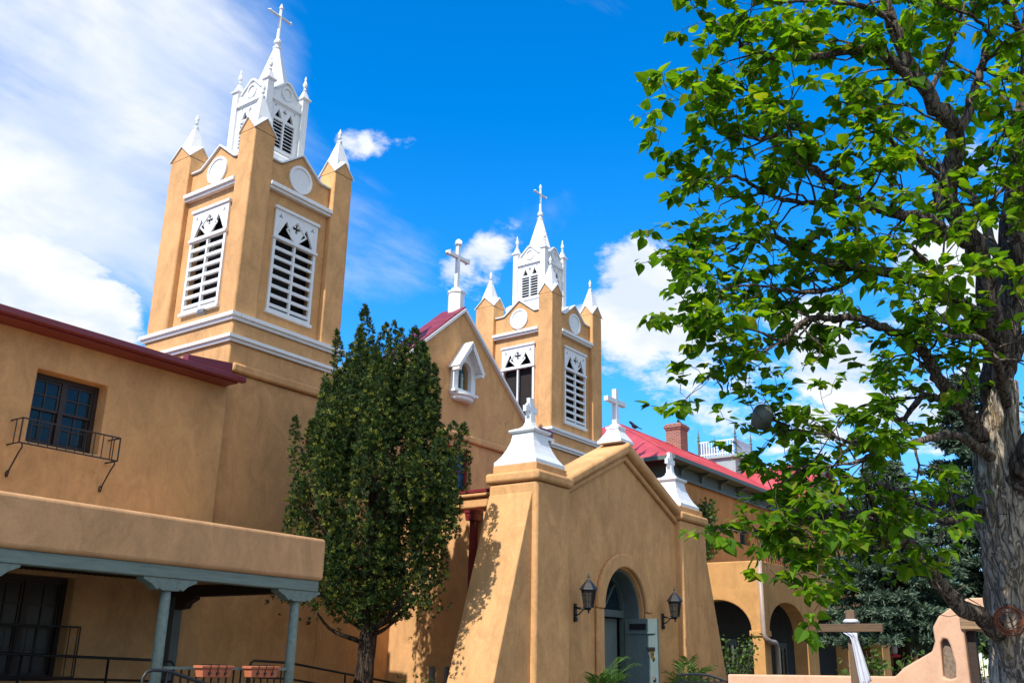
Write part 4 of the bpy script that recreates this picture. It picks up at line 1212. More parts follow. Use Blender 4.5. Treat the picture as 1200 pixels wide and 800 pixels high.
# birds on the convent roof
def bird(loc, rz, label):
    t = thing('bird', label, 'bird', loc, rz, 'birds on the convent roof')
    b = MB(); st = 0
    prof = [(.004, -.20), (.045, -.13), (.085, -.03), (.09, .05), (.065, .12), (.05, .15), (.058, .19), (.05, .23), (.02, .255), (.012, .27), (.003, .30)]
    pts = [(x_, 0, .12+.55*max(0, x_)+(.05 if x_ > .1 else 0)) for r_, x_ in prof]
    b.tube(pts, [r_ for r_, x_ in prof], 10)
    b.loft([[(-.10, -.035, .12), (-.10, .035, .12), (-.10, .035, .135), (-.10, -.035, .135)], [(-.34, -.04, .05), (-.34, .04, .05), (-.34, .04, .058), (-.34, -.04, .058)]])
    for s_ in (-.03, .03): b.tube([(.0, s_, .07), (.02, s_, 0)], .009, 5)
    b.build('body', M['bird'], t, smooth=True)
bird((35.0, RY, RZ+.06), R(150), 'black bird perched on the red convent ridge')
bird((39.2, RY, 12.04), R(40), 'black bird perched on the brick chimney')

# ------------------------------------------------------------------ churchyard wall with gateway
AWX = 14.0
aw = tag(building('churchyard_wall', 'pink adobe churchyard wall that steps up to a timber-headed gateway', 'wall', (AWX, 3.5, 0)), kind='thing')
prof = [(6.2, 0), (6.2, 1.53), (3.82, 1.55), (3.70, 1.66), (3.32, 1.87), (3.27, 2.0), (3.28, 2.17), (3.19, 2.31), (2.95, 2.47), (2.80, 2.535), (1.25, 2.53), (1.05, 2.4), (.95, 2.2), (.95, 0)]
win_ = [(3.22, 1.55), (3.14, 1.53), (3.06, 1.55), (3.05, 1.70), (3.09, 1.95), (3.115, 2.02), (3.17, 2.03), (3.20, 1.98)]
w = MB(); w.plate(prof, [rect(1.5, 2.90, .03, 2.13), win_], FX(AWX), 0, .42)
w.build('wall', M['adobe'], aw, bevel=.05, seg=4)
MB().box(AWX-.03, AWX+.40, 1.36, 2.93, 2.135, 2.29).build('lintel', M['lintel'], aw, bevel=.012, seg=2)
MB().box(AWX+.12, AWX+.22, 2.80, 2.895, .03, 2.13).build('gate_jamb', M['darkwood'], aw)
MB().plate(win_, [], FX(AWX+.10), 0, .02).build('grille', M['lattice'], aw)

# cross in front of it
cr = thing('wooden_cross', 'weathered timber cross standing before the low pink wall', 'cross', (13.0, 4.02, 0))
MB().box(-.05, .05, -.055, .055, 0, 2.345).build('upright', M['postwood'], cr, bevel=.006, seg=2)
MB().box(-.105, -.052, -.41, .41, 2.075, 2.175).build('crossbeam', M['oldwood'], cr, bevel=.006, seg=2)
b = MB()
# cloth looped over the arms, its two tails hanging in folds on one side
b.loft([[(-.075, -.075, 2.185), (.07, -.075, 2.185), (.07, .075, 2.185), (-.075, .075, 2.185)], [(-.085, -.085, 2.205), (.075, -.085, 2.205), (.075, .085, 2.205), (-.085, .085, 2.205)], [(-.06, -.062, 2.235), (.06, -.062, 2.235), (.06, .062, 2.235), (-.06, .062, 2.235)]])
nn = 22; rows = []
for j in range(15):
    t_ = j/14
    z = 2.065-.62*t_
    yc_ = -.035-.11*t_**.9; hw_ = .030+.036*t_
    if j == 0: hw_ = .085; yc_ = 0
    if j == 1: hw_ = .045
    row = []
    for i in range(nn+1):
        u = i/nn*2-1
        row.append((-.115-.022*math.sin(u*9+t_*1.5)-.014*math.cos(u*15)-.012*t_, yc_+u*hw_, z+.02*math.sin(u*5)*t_-.025*t_*u))
    rows.append(row)
front = rows; back = [[(x+.014, y, z) for x, y, z in r_] for r_ in rows]
for k, (fr1, bk1) in enumerate(zip(front, back)):
    rows[k] = fr1+list(reversed(bk1))
b.loft(rows)
tag(b.build('cloth', M['cloth'], None, smooth=True), 'white cloth draped over the timber cross', 'cloth').location = (13.0, 4.02, 0)

# little iron gate at the end of the low wall
ig = thing('iron_gate', 'low black iron gate panel at the end of the pink wall', 'gate', (AWX+.1, 6.25, 0))
MB().tube([(0, 0, 1.43), (0, .25, 1.50), (0, .5, 1.52), (0, .8, 1.50)], .02, 6).build('top_rail', M['black'], ig)
MB().tube([(0, 0, .25), (0, .8, .25)], .015, 6).build('bottom_rail', M['black'], ig)
q = MB()
for i in range(9): q.tube([(0, i*.1, .05), (0, i*.1, 1.42+.09*math.sin(min(1, i/5)*PI/2))], .010, 5)
for i in range(8): q.tube([(0, i*.1, 1.36), (0, i*.1+.1, 1.44)], .008, 4); q.tube([(0, i*.1, 1.44), (0, i*.1+.1, 1.36)], .008, 4)
q.build('bars', M['black'], ig)

# ------------------------------------------------------------------ catalpa
UPV = Vector((0, 0, 1))
def rv(r, k=1.0):
    return Vector((r.gauss(0, 1), r.gauss(0, 1), r.gauss(0, 1)))*k
def smooth_path(pts, rads, n):
    """Catmull-Rom through the given points"""
    out, ro_ = [], []
    P_ = [pts[0]*2-pts[1]]+pts+[pts[-1]*2-pts[-2]]
    for i in range(len(pts)-1):
        p0, p1, p2, p3 = P_[i:i+4]
        for k in range(n):
            t = k/n
            out.append(.5*((2*p1)+(p2-p0)*t+(2*p0-5*p1+4*p2-p3)*t*t+(3*p1-p0-3*p2+p3)*t**3))
            ro_.append(rads[i]*(1-t)+rads[i+1]*t)
    out.append(pts[-1]); ro_.append(rads[-1])
    return out, ro_
def leaf_heart(mb, base, d, nrm, L, rg):
    """one drooping heart-shaped leaf, folded along the midrib"""
    d = d.normalized(); s_ = d.cross(nrm)
    if s_.length < 1e-4: s_ = d.orthogonal()
    s_.normalize(); n_ = s_.cross(d).normalized()
    wv = L*rg.uniform(.40, .48); fold = rg.uniform(.10, .40); curl = rg.uniform(.08, .34)*L
    def q(a, b):
        return base + d*(a*L) + s_*(b*wv) + n_*(abs(b)*fold*wv*.8 - curl*a*a)
    ls = [(-.05, .38), (.10, .88), (.34, 1.0), (.60, .70), (.82, .32)]
    mid = [q(0, 0), q(.34, 0), (q(.68, 0)), q(1, 0)]
    for sg in (1, -1):
        e = [q(a, sg*b) for a, b in ls]
        v_ = mid+e
        f_ = [(0, 4, 5), (0, 5, 6, 1), (1, 6, 7, 2), (2, 7, 8, 3)]
        if sg < 0: f_ = [tuple(reversed(x_)) for x_ in f_]
        mb.add(v_, f_)
rg = random.Random(21)
D0 = 9.1
trunk_pts = [(1214, 1010, D0, .34), (1208, 830, D0, .315), (1201, 740, D0, .30), (1190, 650, D0, .28), (1178, 580, D0, .26), (1171, 540, D0, .24), (1169, 512, 9.11, .19), (1171, 480, 9.15, .155), (1175, 445, 9.2, .13)]
TR = [at(a, b, c) for a, b, c, r_ in trunk_pts]
base_xy = TR[0].copy(); base_xy.z = -.02
TR[0] = Vector((TR[1].x+.02, TR[1].y-.01, .55)); TR.insert(0, Vector((TR[1].x+.03, TR[1].y-.02, -.02)))
tr_r = [.46, .34, .30, .285, .265, .25, .225, .18, .145, .11]
cat = building('catalpa_tree', 'large catalpa tree with big heart-shaped leaves and grey furrowed trunk', 'tree', (TR[0].x, TR[0].y, 0))
cat_branches = [   # (px, py, metres ahead, radius)
 [(1168, 548, 9.1, .20), (1170, 500, 9.15, .17), (1176, 440, 9.2, .155), (1181, 380, 9.3, .15), (1183, 317, 9.4, .14), (1190, 260, 9.5, .125), (1198, 170, 9.6, .10), (1206, 60, 9.7, .08), (1200, -80, 9.9, .05), (1180, -220, 10.1, .02)],
 [(1178, 590, 9.1, .17), (1196, 555, 8.9, .155), (1218, 520, 8.7, .14), (1260, 450, 8.4, .11), (1320, 340, 8.1, .08), (1370, 230, 7.9, .05), (1400, 120, 7.8, .02)],
 [(1176, 425, 9.2, .12), (1160, 360, 9.0, .105), (1146, 305, 8.9, .098), (1130, 272, 8.8, .092), (1113, 225, 8.75, .085), (1119, 158, 8.7, .08), (1088, 112, 8.6, .068), (1064, 74, 8.55, .058), (1047, 22, 8.5, .048), (1036, -40, 8.45, .035), (1015, -120, 8.4, .015)],
 [(1120, 160, 8.7, .05), (1140, 116, 8.8, .042), (1150, 80, 8.9, .036), (1165, 45, 9.0, .03), (1186, 5, 9.1, .022), (1200, -60, 9.2, .01)],
 [(1088, 112, 8.6, .046), (1054, 80, 8.5, .043), (1020, 62, 8.4, .040), (990, 61, 8.35, .037), (930, 72, 8.3, .031), (900, 64, 8.25, .026), (874, 57, 8.2, .020), (846, 46, 8.15, .014), (815, 32, 8.1, .007)],
 [(1132, 285, 8.8, .062), (1105, 268, 8.65, .056), (1069, 251, 8.5, .052), (1030, 232, 8.4, .047), (994, 216, 8.3, .042), (970, 205, 8.25, .036), (952, 186, 8.2, .032), (936, 168, 8.15, .027), (915, 160, 8.1, .022), (880, 164, 8.0, .015), (840, 150, 7.95, .007)],
 [(994, 219, 8.3, .026), (968, 236, 8.25, .024), (940, 236, 8.2, .022), (905, 224, 8.15, .019), (880, 212, 8.1, .016), (851, 203, 8.05, .012), (815, 222, 8.0, .006)],
 [(1165, 400, 9.15, .085), (1128, 356, 8.9, .072), (1094, 338, 8.75, .062), (1065, 329, 8.65, .054), (1040, 320, 8.55, .048), (1012, 312, 8.5, .043), (975, 304, 8.4, .036), (930, 291, 8.3, .027), (885, 282, 8.25, .018), (835, 290, 8.2, .010), (795, 300, 8.15, .005)],
 [(1150, 512, 9.05, .075), (1132, 482, 8.9, .066), (1117, 458, 8.8, .060), (1102, 437, 8.7, .054), (1085, 418, 8.6, .048), (1070, 403, 8.5, .043), (1045, 385, 8.4, .038), (1018, 378, 8.3, .033), (985, 374, 8.2, .029), (958, 376, 8.1, .025), (940, 386, 8.05, .021), (918, 397, 8.0, .017), (880, 394, 7.95, .011), (835, 380, 7.9, .005)],
 [(1142, 500, 9.05, .050), (1118, 470, 9.2, .044), (1095, 462, 9.3, .038), (1075, 475, 9.4, .032), (1050, 485, 9.5, .025), (1020, 478, 9.6, .015), (985, 490, 9.7, .006)],
 [(1168, 540, 9.05, .06), (1140, 520, 8.7, .045), (1112, 512, 8.4, .036), (1075, 520, 8.1, .028), (1040, 535, 7.9, .020), (1000, 540, 7.7, .013), (960, 548, 7.6, .006)],
 [(1171, 742, 9.0, .088), (1150, 720, 8.9, .080), (1125, 702, 8.8, .074), (1100, 680, 8.7, .068), (1078, 655, 8.6, .062), (1060, 632, 8.5, .056), (1040, 618, 8.4, .048), (1010, 610, 8.3, .040), (975, 606, 8.2, .031), (935, 606, 8.1, .022), (905, 624, 8.05, .014), (884, 644, 8.0, .006)],
 [(1060, 632, 8.5, .036), (1030, 598, 8.3, .030), (995, 570, 8.15, .024), (955, 552, 8.0, .018), (930, 552, 7.9, .011), (905, 566, 7.85, .005)],
 [(1160, 590, 9.05, .05), (1120, 585, 9.4, .042), (1080, 592, 9.7, .033), (1040, 575, 9.9, .024), (1000, 560, 10.1, .014), (960, 565, 10.2, .006)],
 [(1150, 600, 9.05, .04), (1110, 610, 8.7, .032), (1065, 600, 8.4, .024), (1025, 600, 8.2, .017), (990, 606, 8.05, .011), (955, 618, 7.95, .005)],
 [(1130, 272, 8.8, .026), (1160, 240, 8.6, .020), (1185, 208, 8.5, .014), (1212, 190, 8.4, .006)],
 [(1112, 225, 8.75, .026), (1150, 190, 8.9, .020), (1175, 150, 9.0, .013), (1206, 120, 9.1, .006)],
 [(1088, 112, 8.6, .026), (1110, 62, 8.7, .020), (1122, 20, 8.8, .013), (1130, -30, 8.9, .006)],
 [(1165, 45, 9.0, .020), (1140, 20, 8.8, .016), (1110, 5, 8.6, .011), (1085, -10, 8.5, .006)],
 [(1150, 80, 8.9, .022), (1180, 92, 8.7, .015), (1210, 82, 8.6, .007)],
 [(1190, 260, 9.5, .03), (1162, 250, 9.3, .022), (1135, 238, 9.2, .014), (1100, 245, 9.1, .006)],
 [(1181, 380, 9.3, .03), (1200, 330, 9.0, .022), (1210, 280, 8.9, .014), (1225, 230, 8.8, .006)],
 [(1198, 170, 9.6, .03), (1180, 120, 9.8, .022), (1160, 100, 9.9, .014), (1130, 90, 10.0, .006)],
 [(1040, 533, 7.92, .02), (1000, 520, 8.0, .016), (970, 514, 8.1, .012), (935, 508, 8.2, .008), (908, 506, 8.25, .004)],
 [(1060, 632, 8.5, .028), (1035, 640, 8.1, .022), (1000, 636, 7.9, .016), (960, 628, 7.8, .010), (915, 634, 7.75, .005)],
 [(1180, 330, 9.4, .06), (1160, 280, 9.8, .05), (1130, 220, 10.2, .04), (1090, 190, 10.5, .03), (1050, 170, 10.7, .02), (1000, 140, 10.9, .008)],
 [(1178, 440, 9.2, .06), (1200, 400, 9.6, .05), (1230, 360, 10.2, .04), (1270, 300, 10.8, .025), (1300, 230, 11.2, .01)],
 [(1190, 260, 9.5, .05), (1215, 220, 9.2, .04), (1250, 160, 8.8, .03), (1300, 100, 8.4, .012)],
 [(1206, 60, 9.7, .045), (1170, -10, 9.4, .035), (1120, -60, 9.1, .025), (1060, -90, 8.8, .012)],
 [(1047, 22, 8.5, .03), (1000, 5, 8.3, .022), (950, 0, 8.2, .016), (900, 5, 8.1, .008)],
 [(1012, 312, 8.5, .028), (985, 335, 8.3, .022), (950, 345, 8.1, .017), (905, 340, 8.0, .012), (860, 335, 7.9, .008), (800, 345, 7.85, .004)],
 [(918, 397, 8.0, .012), (890, 415, 7.95, .009), (855, 425, 7.9, .006), (820, 415, 7.88, .003)],
 [(1040, 618, 8.4, .03), (1010, 632, 8.6, .022), (975, 640, 8.8, .015), (940, 648, 8.9, .007)],
 [(952, 186, 8.2, .018), (925, 130, 8.15, .014), (890, 110, 8.1, .010), (850, 105, 8.05, .007), (800, 95, 8.0, .003)],
 [(1113, 225, 8.75, .03), (1080, 190, 8.6, .024), (1050, 160, 8.4, .018), (1010, 130, 8.3, .012), (970, 118, 8.2, .006)],
 [(1165, 400, 9.15, .045), (1150, 370, 8.6, .036), (1120, 340, 8.1, .028), (1080, 300, 7.7, .02), (1040, 280, 7.4, .008)],
 [(1180, 480, 9.1, .05), (1170, 430, 8.5, .04), (1150, 400, 8.0, .028), (1120, 385, 7.6, .016), (1090, 390, 7.4, .007)],
]
tb = MB()
tp, tr_ = smooth_path(TR, tr_r, 14)
def knobby(mb, pts, rads, n, amp, seed, zs=1.0):
    st = len(mb.v); mb.tube(pts, rads, n)
    from mathutils import noise as mn
    for i, k in enumerate(range(st, len(mb.v))):
        c = pts[min(i//n, len(pts)-1)]; r_ = rads[min(i//n, len(pts)-1)]
        v = Vector(mb.v[k]); d = (v-c)
        f = 1+amp*mn.noise(Vector((v.x*5+seed, v.y*5, v.z*1.6)))+amp*.5*mn.noise(Vector((v.x*13, v.y*13+seed, v.z*4)))
        mb.v[k] = tuple(c+d*f)
knobby(tb, tp, tr_, 84, .16, 3.0)
from mathutils import noise as mn
for i_, v_ in enumerate(tb.v):          # vertical plates and furrows of the bark
    c_ = tp[min(i_//84, len(tp)-1)]; v_ = Vector(v_); d_ = (v_-c_).normalized()
    a_ = abs(mn.noise(Vector((d_.x*9, d_.y*9, v_.z*1.1))+Vector((0, 0, mn.noise(v_*2.2)*1.2))))
    b_ = abs(mn.noise(Vector((d_.x*21, d_.y*21, v_.z*3.0+5))))
    tb.v[i_] = tuple(v_+d_*(min(a_, .25)*.11+min(b_, .25)*.045-.02))
tag(tb.build('trunk', M['bark'], cat, smooth=True), None)
bb = MB(); nodes_ = []
for br in cat_branches:
    pts = [at(a if a > 880 else 880-(880-a)*.62, b, c) for a, b, c, r_ in br]; rads = [r_ for a, b, c, r_ in br]
    for i in range(2, len(pts)): pts[i] = pts[i]+rv(rg, .03)
    pp, pr = smooth_path(pts, rads, 5)
    for i in range(1, len(pp)-1): pp[i] = pp[i]+rv(rg, min(.012, pr[i]*.3))
    knobby(bb, pp, pr, 10 if pr[0] > .05 else 7, .18, rg.random()*9)
    nodes_.append((pp, pr))
tw = MB(); tips = []
def grow(p, d, L, r0, lvl):
    n = max(3, int(L/.11)); pts = [p]; rads = [r0]
    for i in range(n):
        d = (d + rv(rg, .32) + UPV*.05 + Vector((0, 0, -.02*i/n))).normalized()
        p = p+d*(L/n); pts.append(p); rads.append(max(.0028, r0*(1-.75*(i+1)/n)))
        if lvl > 0 and i > 0 and rg.random() < .50:
            sd = (d*.7+rv(rg, .62)+UPV*.12).normalized()
            grow(p, sd, L*rg.uniform(.35, .65), rads[-1]*.7, lvl-1)
        if lvl == 0 and rg.random() < .10: tips.append((p, d))
    tw.tube(pts, rads, 5)
    tips.append((p, d))
for pp, pr in nodes_:
    for i in range(4, len(pp)):
        if pr[i] > .085 or pr[i] < .002: continue
        pr_b = .14 if pr[i] > .05 else (.45 if pr[i] > .02 else .68)
        if rg.random() < pr_b:
            t = (pp[min(i+1, len(pp)-1)]-pp[i-1]).normalized()
            sd = rv(rg); sd = (sd-t*sd.dot(t)).normalized()
            d = (t*.55+sd*.9+UPV*.15).normalized()
            L = rg.uniform(.30, .72) if pr[i] < .05 else rg.uniform(.5, 1.0)
            grow(pp[i], d, L, min(.014, pr[i]*.5), 1)
    tips.append((pp[-1], (pp[-1]-pp[-3]).normalized()))
bb.add(tw.v, tw.f)
bb.build('branches', M['bark_dark'], cat, smooth=True, fix=False)
lf = MB(); nleaf = 0
for p, d in tips:
    if p.z < 3.15 and (Vector((p.x, p.y, 0))-Vector((TR[2].x, TR[2].y, 0))).length < 1.75: continue
    for k in range(rg.randint(7, 11)):
        a = rg.uniform(0, 2*PI)
        out = (Vector((math.cos(a), math.sin(a), rg.uniform(-.25, .45)))+d*.5).normalized()
        pet = rg.uniform(.015, .09)
        b0 = p - d*rg.uniform(0, .12) + out*pet
        dd = (out*rg.uniform(.5, 1.0)+Vector((0, 0, -rg.uniform(.0, .55)))+rv(rg, .18))
        nn_ = (UPV*.9+out*.55+rv(rg, .28))
        L = rg.choice((.05, .065, .08, .095, .11, .125))*rg.uniform(.85, 1.15)
        leaf_heart(lf, b0, dd, nn_, L, rg); nleaf += 1
tag(lf.build('crown', M['leaf'], cat, fix=False), kind='stuff')
print('catalpa tips', len(tips), 'leaves', nleaf)
# rusty coil of wire hung on the trunk
cc = at(1182, 725, 8.72)
co_ = thing('wire_coil', 'rusty coil of wire hanging on the grey tree trunk', 'wire coil', cc)
toc = (CAM-cc).normalized(); toc.z = 0; toc.normalize(); sx_ = UPV.cross(toc)
q = MB()
for k in range(7):
    r_ = .125-.006*k+rg.uniform(-.008, .008); ox, oz = rg.uniform(-.012, .012), rg.uniform(-.02, .012)
    pts = [sx_*(ox+(r_+.008*math.sin(3*a+k))*math.cos(a))+UPV*(oz+(r_+.008*math.cos(2*a+k*2))*math.sin(a))+toc*(.004*k-.01+.010*math.sin(a*2+k)) for a in [2*PI*i/36 for i in range(37)]]
    q.tube(pts, .006, 5)
for k in range(3):
    pts = [sx_*(-.09+.18*i/12)+UPV*(-.10+.05*k-.05*math.sin(PI*i/12)+.04*i/12)+toc*.02 for i in range(13)]
    q.tube(pts, .005, 5)
q.build('strands', M['rust'], co_, smooth=True, fix=False)
MB().tube([toc*-.12+UPV*.11, toc*.03+UPV*.115, toc*.04+UPV*.13], .008, 6).build('nail', M['black'], co_)

# ------------------------------------------------------------------ juniper
rj = random.Random(5)
jx, jy = 12.54, 12.08
jt = building('juniper_tree', 'dark green cone-shaped juniper between the porch and the church door', 'tree', (jx, jy, 0))
b = MB()
pp, pr = smooth_path([Vector((jx-.05, jy, -.02)), Vector((jx-.04, jy, .8)), Vector((jx, jy, 1.7)), Vector((jx+.06, jy, 2.4)), Vector((jx-.02, jy, 3.4)), Vector((jx-.1, jy, 5.0)), Vector((jx-.25, jy, 7.2))], [.24, .185, .16, .14, .11, .07, .02], 6)
knobby(b, pp, pr, 14, .25, 1.0)
b.build('trunk', M['bark_juniper'], jt, smooth=True)
prof_j = [(2.25, .55), (2.7, 1.15), (3.2, 1.46), (3.8, 1.60), (4.5, 1.56), (5.1, 1.42), (5.7, 1.26), (6.2, 1.00), (6.6, .72), (7.0, .40), (7.4, .10), (7.62, .03)]
def jr(z):
    for (z0, r0), (z1, r1) in zip(prof_j, prof_j[1:]):
        if z0 <= z <= z1: return r0+(r1-r0)*(z-z0)/(z1-z0)
    return 0
b = MB()
for i in range(34):
    z0 = rj.uniform(1.75, 3.4) if i < 20 else rj.uniform(3, 6.2); a = rj.uniform(0, 2*PI)
    z1 = z0+rj.uniform(.35, 1.1); r1 = jr(max(2.3, min(z1, 7.5)))*rj.uniform(.7, .95)
    c0 = Vector((jx-.02, jy, z0)); c1 = Vector((jx-.05+r1*math.cos(a), jy+r1*math.sin(a), z1))
    md = c0.lerp(c1, .5)+Vector((0, 0, -.12))+rv(rj, .05)
    q1, q2 = smooth_path([c0, md, c1], [.05, .03, .008], 5); b.tube(q1, q2, 6)
b.build('branches', M['bark_juniper'], jt, smooth=True, fix=False)
def spray(mb, p, d, L, W_, n, rg_, spread=.55):
    """a tuft of narrow blades fanned about direction d"""
    for i in range(n):
        dd = (d+rv(rg_, spread*.6)).normalized()
        s_ = dd.cross(rv(rg_)).normalized()
        nrm_ = dd.cross(s_)
        l_ = L*rg_.uniform(.6, 1.15); o_ = p+rv(rg_, L*.16)
        w_ = W_*rg_.uniform(.7, 1.2)
        mb.add([o_-s_*w_*.35, o_+s_*w_*.35, o_+dd*l_*.6+s_*w_+nrm_*w_*.3, o_+dd*l_, o_+dd*l_*.6-s_*w_+nrm_*w_*.3], [(0, 1, 2, 3, 4)])
b = MB()
from mathutils import noise as mn
cnt = 0
def jclump(P_, out, up_k, big=1.0):
    d = (out*.7+UPV*up_k+rv(rj, .25)).normalized()
    vs = [P_]; fs = []
    L_ = .082*big*rj.uniform(.75, 1.25)
    for i_ in range(13):
        dd = (d+rv(rj, .45)).normalized(); s_ = dd.cross(rv(rj)).normalized(); l_ = L_*rj.uniform(.6, 1.1); w_ = .0075*big*rj.uniform(.7, 1.3)
        n_ = len(vs)
        vs += [P_+dd*l_*.65+s_*w_, P_+dd*l_, P_+dd*l_*.65-s_*w_]
        fs.append((0, n_, n_+1, n_+2))
    b.add(vs, fs)
def plume(c, hh, wv, lean, n):
    # an upright flame of foliage: widest low down, drawn to a point
    for k in range(n):
        t = rj.random()**.9; a = rj.uniform(0, 2*PI)
        sh = math.sin(PI*min(1, .12+.88*t**.62))**.8 if t < .97 else .05
        rr = wv*sh*rj.uniform(.55, 1.05)
        o_ = Vector((math.cos(a), math.sin(a), 0))
        P_ = c+UPV*(hh*t)+lean*(t*hh)+o_*rr
        jclump(P_, o_+lean, .95)
def lean_at(z): return .03-.14*max(0, z-5)/2.5
prof_j = [(2.2, .55), (2.6, 1.0), (3.1, 1.28), (3.7, 1.38), (4.4, 1.32), (5.0, 1.12), (5.6, .84), (6.1, .52), (6.6, .18), (7.0, .02)]
for i in range(135):
    z = rj.uniform(2.15, 6.1); a = i*2.39996+rj.uniform(-.3, .3)
    r_ = jr(z)*rj.uniform(.70, 1.10)
    o_ = Vector((math.cos(a), math.sin(a), 0))
    hh = rj.uniform(.85, 1.75); wv = rj.uniform(.15, .31)
    plume(Vector((jx+lean_at(z), jy, z))+o_*r_, hh, wv, o_*rj.uniform(-.10, .16), int(170*hh*wv/.28))
for tx, ty, z, hh in ((.02, 0, 6.3, 1.32), (-.30, -.12, 5.95, 1.05), (.28, -.18, 5.9, 1.10), (-.10, .30, 6.1, .95), (.12, -.35, 5.9, .85), (-.56, .05, 5.6, .92), (.52, .08, 5.5, .95), (0, 0, 5.7, 1.2), (-.1, .1, 5.4, 1.2)):
    plume(Vector((jx+lean_at(6.6)+tx, jy+ty, z)), hh, .21, Vector((tx*.1, ty*.1, 0)), 190)
for k in range(3000):              # foliage inside
    z = 2.4+4.2*rj.random()**1.1; a = rj.uniform(0, 2*PI); r_ = jr(z)*rj.uniform(.35, .85)
    if mn.noise(Vector((math.cos(a)*2.6, math.sin(a)*2.6, z*.9))) < -.22: continue
    jclump(Vector((jx+lean_at(z)+r_*math.cos(a), jy+r_*math.sin(a), z)), Vector((math.cos(a), math.sin(a), 0)), .7)
for a, z, r_ in ((2.9, 2.5, 1.7), (3.3, 2.7, 1.9), (3.7, 2.35, 1.55), (2.6, 2.9, 1.7), (-.9, 2.5, 1.2), (-1.6, 2.55, 1.3)):
    for k in range(60):
        t = rj.random()
        P_ = Vector((jx+r_*(.45+.6*t)*math.cos(a), jy+r_*(.45+.6*t)*math.sin(a), z-.1+.2*t))+rv(rj, .13)
        jclump(P_, Vector((math.cos(a), math.sin(a), 0)), .1)
tag(b.build('crown', M['juniper'], jt, fix=False), kind='stuff')

# ------------------------------------------------------------------ blue spruces and trees behind the wall
def spruce(x, y, h, r, label, seed, dens=1.0, mat_='spruce', group='conifers behind the churchyard wall'):
    rs = random.Random(seed)
    t = building('spruce_tree', label, 'tree', (x, y, 0), 0, group)
    b = MB(); pp, pr = smooth_path([Vector((x, y, -.02)), Vector((x+.05, y, h*.3)), Vector((x, y, h*.7)), Vector((x, y, h))], [.26, .19, .10, .015], 4)
    knobby(b, pp, pr, 12, .15, seed)
    b.build('trunk', M['bark_juniper'], t, smooth=True)
    bm_, nd = MB(), MB()
    z = 2.45
    while z < h-.1:
        k = (z-2.2)/(h-2.2); rr = r*(1-k)**.85+.08
        for i in range(int((13-5*k)*dens)+1):
            a = rs.uniform(0, 2*PI); L = rr*rs.uniform(.75, 1.1)
            o_ = Vector((math.cos(a), math.sin(a), 0)); sd = Vector((-o_.y, o_.x, 0))
            droop = .30*(1-k)
            pts = [Vector((x, y, z))+o_*(L*q)+UPV*(-droop*L*q*q*.8+.10*L*q**4) for q in (0, .25, .5, .75, 1)]
            bm_.tube(pts, [.028, .022, .016, .011, .005], 5)
            n_ = max(4, int(L/.11))
            for j in range(n_):
                q = .18+.82*j/n_
                P_ = Vector((x, y, z))+o_*(L*q)+UPV*(-droop*L*q*q*.8+.10*L*q**4)
                for s_ in (-1, 1, 0):
                    if s_ == 0 and rs.random() < .3: continue
                    dl = (o_*.8+sd*s_*.95+UPV*rs.uniform(-.55, .30)).normalized()
                    LL = .34*(1.12-q*.5)*rs.uniform(.7, 1.2)
                    for m2 in range(4):
                        spray(nd, P_+dl*(LL*m2/4), (dl+UPV*.12).normalized(), .15, .020, 5, rs, .8)
        z += .26*rs.uniform(.8, 1.2)
    bm_.build('branches', M['bark_juniper'], t, fix=False)
    tag(nd.build('crown', M[mat_], t, fix=False), kind='stuff')
spruce(23.2, 6.15, 6.4, 1.95, 'blue-grey spruce overlapping the right arch of the arcade', 3)
spruce(27.4, 4.9, 9.4, 2.6, 'tall blue-grey spruce behind the pink gateway', 4, .9)
def broad_tree(x, y, h, r, z0, label, seed, nl=1500, L=.13, mat_='shrub'):
    rs = random.Random(seed)
    t = building('broadleaf_tree', label, 'tree', (x, y, 0), 0, 'leafy trees behind the churchyard')
    b = MB(); b2 = MB()
    pp, pr = smooth_path([Vector((x, y, -.02)), Vector((x+.1, y, z0)), Vector((x-.1, y, h*.7)), Vector((x, y, h*.95))], [.24, .17, .09, .02], 4)
    knobby(b, pp, pr, 12, .2, seed); b.build('trunk', M['bark_dark'], t, smooth=True)
    lv = MB()
    for i in range(34):
        zz = rs.uniform(z0*.8, h*.8); a = rs.uniform(0, 2*PI); LL = r*rs.uniform(.6, 1.05)
        c0 = Vector((x, y, zz)); c1 = c0+Vector((math.cos(a), math.sin(a), rs.uniform(.1, .7)))*LL
        q1, q2 = smooth_path([c0, c0.lerp(c1, .5)+rv(rs, .12), c1], [.06, .035, .008], 5); b2.tube(q1, q2, 6)
        for k in range(nl//34):
            tt = rs.uniform(.3, 1.1); P_ = c0.lerp(c1, tt)+rv(rs, .30)
            leaf_heart(lv, P_, rv(rs)+Vector((0, 0, -.3)), UPV+rv(rs, .5), L*rs.uniform(.7, 1.3), rs)
    b2.build('branches', M['bark_dark'], t, fix=False)
    tag(lv.build('crown', M[mat_], t, fix=False), kind='stuff')
broad_tree(24.5, -.6, 7.5, 2.6, 1.6, 'leafy green tree seen through the gateway opening', 11, 3000)
broad_tree(33, 2.0, 10, 3.4, 2.2, 'tall leafy tree far behind the spruces', 12, 3000, .17)
